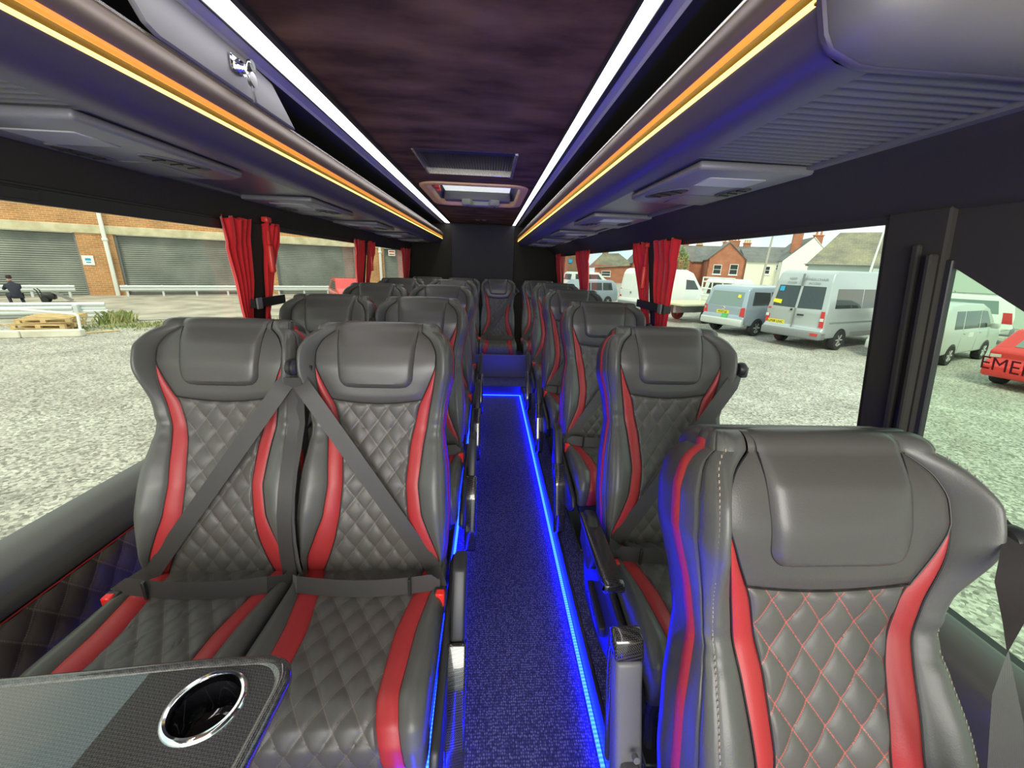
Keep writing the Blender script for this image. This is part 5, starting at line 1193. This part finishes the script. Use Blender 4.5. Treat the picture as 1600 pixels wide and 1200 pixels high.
part('gable_wall',[gwall(4.4*S_,9.1*S_,-2.5,zz(2.75),zz(5.15),apx=6.85*S_)],'render_white',h4,smooth=False)
part('side_wall',[box(4.4*S_,4.6*S_,-2.4,5,0,zz(2.75)),box(8.9*S_,9.1*S_,-2.4,5,0,zz(2.75))],'render_white',h4,smooth=False)
part('gable_roof',[gable_prism(4.4*S_,9.1*S_,-2.4,7,zz(2.70),zz(5.05),.1,.1)],'slate',h4,smooth=False)
chimney(h4,5.55*S_,-1.5,zz(3.6),zz(5.6),1.2,2,'terracotta'); chimney(h4,7.5*S_,-1.0,zz(4.2),zz(5.35),1.1,2,'terracotta')
# left group of houses
h5=thing('brick_house','brown-roofed brick house with dormer seen between the right curtains','house',(17.32*S_,50*S_,GZ),math.radians(-8))
part('wall',uvwall((-4.4*S_,0),(-.1*S_,0),0,zz(1.7)),'brick_red',h5,smooth=False,rec=False)
v=[(-4.8*S_,-.3,zz(1.3)),(.3*S_,-.3,zz(1.75)),(.3*S_,8,zz(1.75)),(-4.8*S_,8,zz(1.3)),(-3.3*S_,3.5,zz(3.1)),(-1.3*S_,3.5,zz(3.2))]
part('hipped_roof',[(v,[(0,1,5,4),(1,2,5),(2,3,4,5),(3,0,4),(3,2,1,0)])],'slate_moss',h5,smooth=False); window_on(h5,-3.5*S_,-2.5*S_,zz(.4),zz(.95),0)
chimney(h5,-2.9*S_,4,zz(2.6),zz(3.5),1.0,2,'buff')
h6=thing('brick_house','orange brick gabled house seen between the right curtains','house',(17.32*S_,50*S_,GZ),math.radians(-8))
part('gable_wall',[gwall(-.05*S_,3.4*S_,-1,zz(2.1),zz(4.1))],'brick_red',h6,smooth=False,rec=False)
part('side_wall',uvwall((-.05*S_,6),(-.05*S_,-1),0,zz(2.1)),'brick_red',h6,smooth=False,rec=False)
part('gable_roof',[gable_prism(-.05*S_,3.4*S_,-1,6,zz(2.1),zz(4.1))],'slate',h6,smooth=False); window_on(h6,.4*S_,1.0*S_,zz(1.3),zz(2.0),-1)
h7=thing('brick_building','brown brick building with white framed openings beyond the farthest right window','building',(17.32*S_,50*S_,GZ),math.radians(-8))
part('wall',uvwall((-13*S_,-6),(-6.1*S_,-6),0,zz(2.9)),'brick_brown',h7,smooth=False,rec=False); part('side_wall',uvwall((-6.1*S_,-6),(-6.1*S_,4),0,zz(2.9)),'brick_brown',h7,smooth=False,rec=False)
part('flat_roof',[box(-13.1*S_,-6*S_,-6.1,4,zz(2.9),zz(3.0))],'slate',h7,smooth=False)
for a in (-9.0,-7.6): window_on(h7,a*S_,(a+.7)*S_,zz(-.2),zz(.4),-6)
part('sign',[box(-7.9*S_,-7.5*S_,-6.12,-6.02,zz(1.75),zz(2.15))],'blue_sign',h7,smooth=False)
# slate-roofed warehouse and pale clad wall
w=thing('warehouse','long low warehouse with a mossy slate roof and pale wall','building',(20.74*1.15,24*1.15,GZ),math.radians(-38))
def z3(z): return (1.35+(z-1.35)*1.15)-GZ
part('wall',[box(-1.4,14,0,6,0,z3(2.0),.02)],'pale_wall',w,smooth=False)
rv=[(-1.6,-.2,z3(2.0)),(14.2,-.2,z3(2.0)),(14.2,3.2,z3(4.05)),(.05,3.2,z3(4.05)),(-1.6,6.6,z3(2.0)),(14.2,6.6,z3(2.0))]
U_=[(p[0],math.hypot(p[1],p[2]-z3(2.0))) for p in rv]
part('slate_roof',[(rv,[(0,1,2,3),(0,3,4),(3,2,5,4),(1,5,2),(4,5,1,0)],U_)],'slate_moss',w,smooth=False)
part('gutter',[box(-1.7,14.2,-.32,-.18,z3(1.98),z3(2.04),.02)],'bumper',w,smooth=False)
w=thing('boundary_wall','pale green clad boundary wall behind the people carrier','wall',(24.47*1.1,20*1.1,GZ),math.radians(-40))
part('cladding',[box(-4,10,0,.2,0,(1.35+.55*1.1)-GZ,.02)],'pale_wall',w,smooth=False)
part('capping',[box(-4.05,10,-.06,.26,(1.35+.55*1.1)-GZ,(1.35+.62*1.1)-GZ,.01)],'bumper',w,smooth=False)
def foliage(n,rx_,ry,rz,seed,leaf=.09):
    r=random.Random(seed); V=[];F=[]
    for _ in range(n):
        a=r.uniform(0,6.28); c=r.uniform(-1,1); q=r.uniform(.6,1)**.5; s_=math.sqrt(1-c*c); p=Vector((rx_*s_*math.cos(a)*q,ry*s_*math.sin(a)*q,rz*c*q*(.8+.2*math.sin(5*a))))
        d1=Vector((r.gauss(0,1),r.gauss(0,1),r.gauss(0,1))).normalized()*leaf; d2=d1.orthogonal().normalized()*leaf*.6; i=len(V); V+=[tuple(p-d1),tuple(p+d2),tuple(p+d1),tuple(p-d2)]; F.append((i,i+1,i+2,i+3))
    return V,F
def bush(loc,r_,seed,lab,n=900,leaf=.09,nm='bush',cat='bush',trunk=.6):
    t=thing(nm,lab,cat,(loc[0],loc[1],GZ),0); part('foliage',[(lambda g:([(p[0],p[1],p[2]+loc[2]-GZ) for p in g[0]],g[1]))(foliage(n,*r_,seed,leaf))],'ivy',t,smooth=False,rec=False)
    part('stem',[tube([(0,0,0),(.05,0,(loc[2]-GZ)*.5),(0,.05,loc[2]-GZ)],[.07,.05,.03],6)],'bark',t)
bush((22.8,21.9,.43),(.75,.75,1.0),5,'green shrub between the minibus and the door pillar',1400,.08)
bush((24.6,20.4,.07),(1.3,.9,.75),6,'leafy ivy clump at the foot of the pale boundary wall',1300,.09)
bush((27.0,15.2,.75),(1.6,.9,.35),8,'shrub tips above the white van at the right',600,.09)
bush((20.6,44.5,2.2),(1.1,1.1,1.9),11,'small tree in front of the brick wing at the left of the big right window',900,.15,'tree','tree')
o=part('telegraph_pole',[tube([(0,0,0),(.15,0,5),(.35,0,9.0)],[.14,.12,.09],10)],'timber_pole',None); o.location=(4.1*1.15*math.cos(HR)+27.68*1.15-1.2,46*1.15+4.1*1.15*math.sin(HR),GZ); tag(o,'grey telegraph pole rising before the white house','pole')
o=thing('street_lamp','tall pale lamp post before the mossy slate roof','lamp post',(21.0,21.9,GZ)); part('pole',[tube([(0,0,0),(.15,0,3),(.30,0,5.35)],[.07,.055,.04],10)],'white_pipe',o); part('lamp_head',[box(.12,.48,-.10,.10,5.35,5.43,.03,2)],'bumper',o)
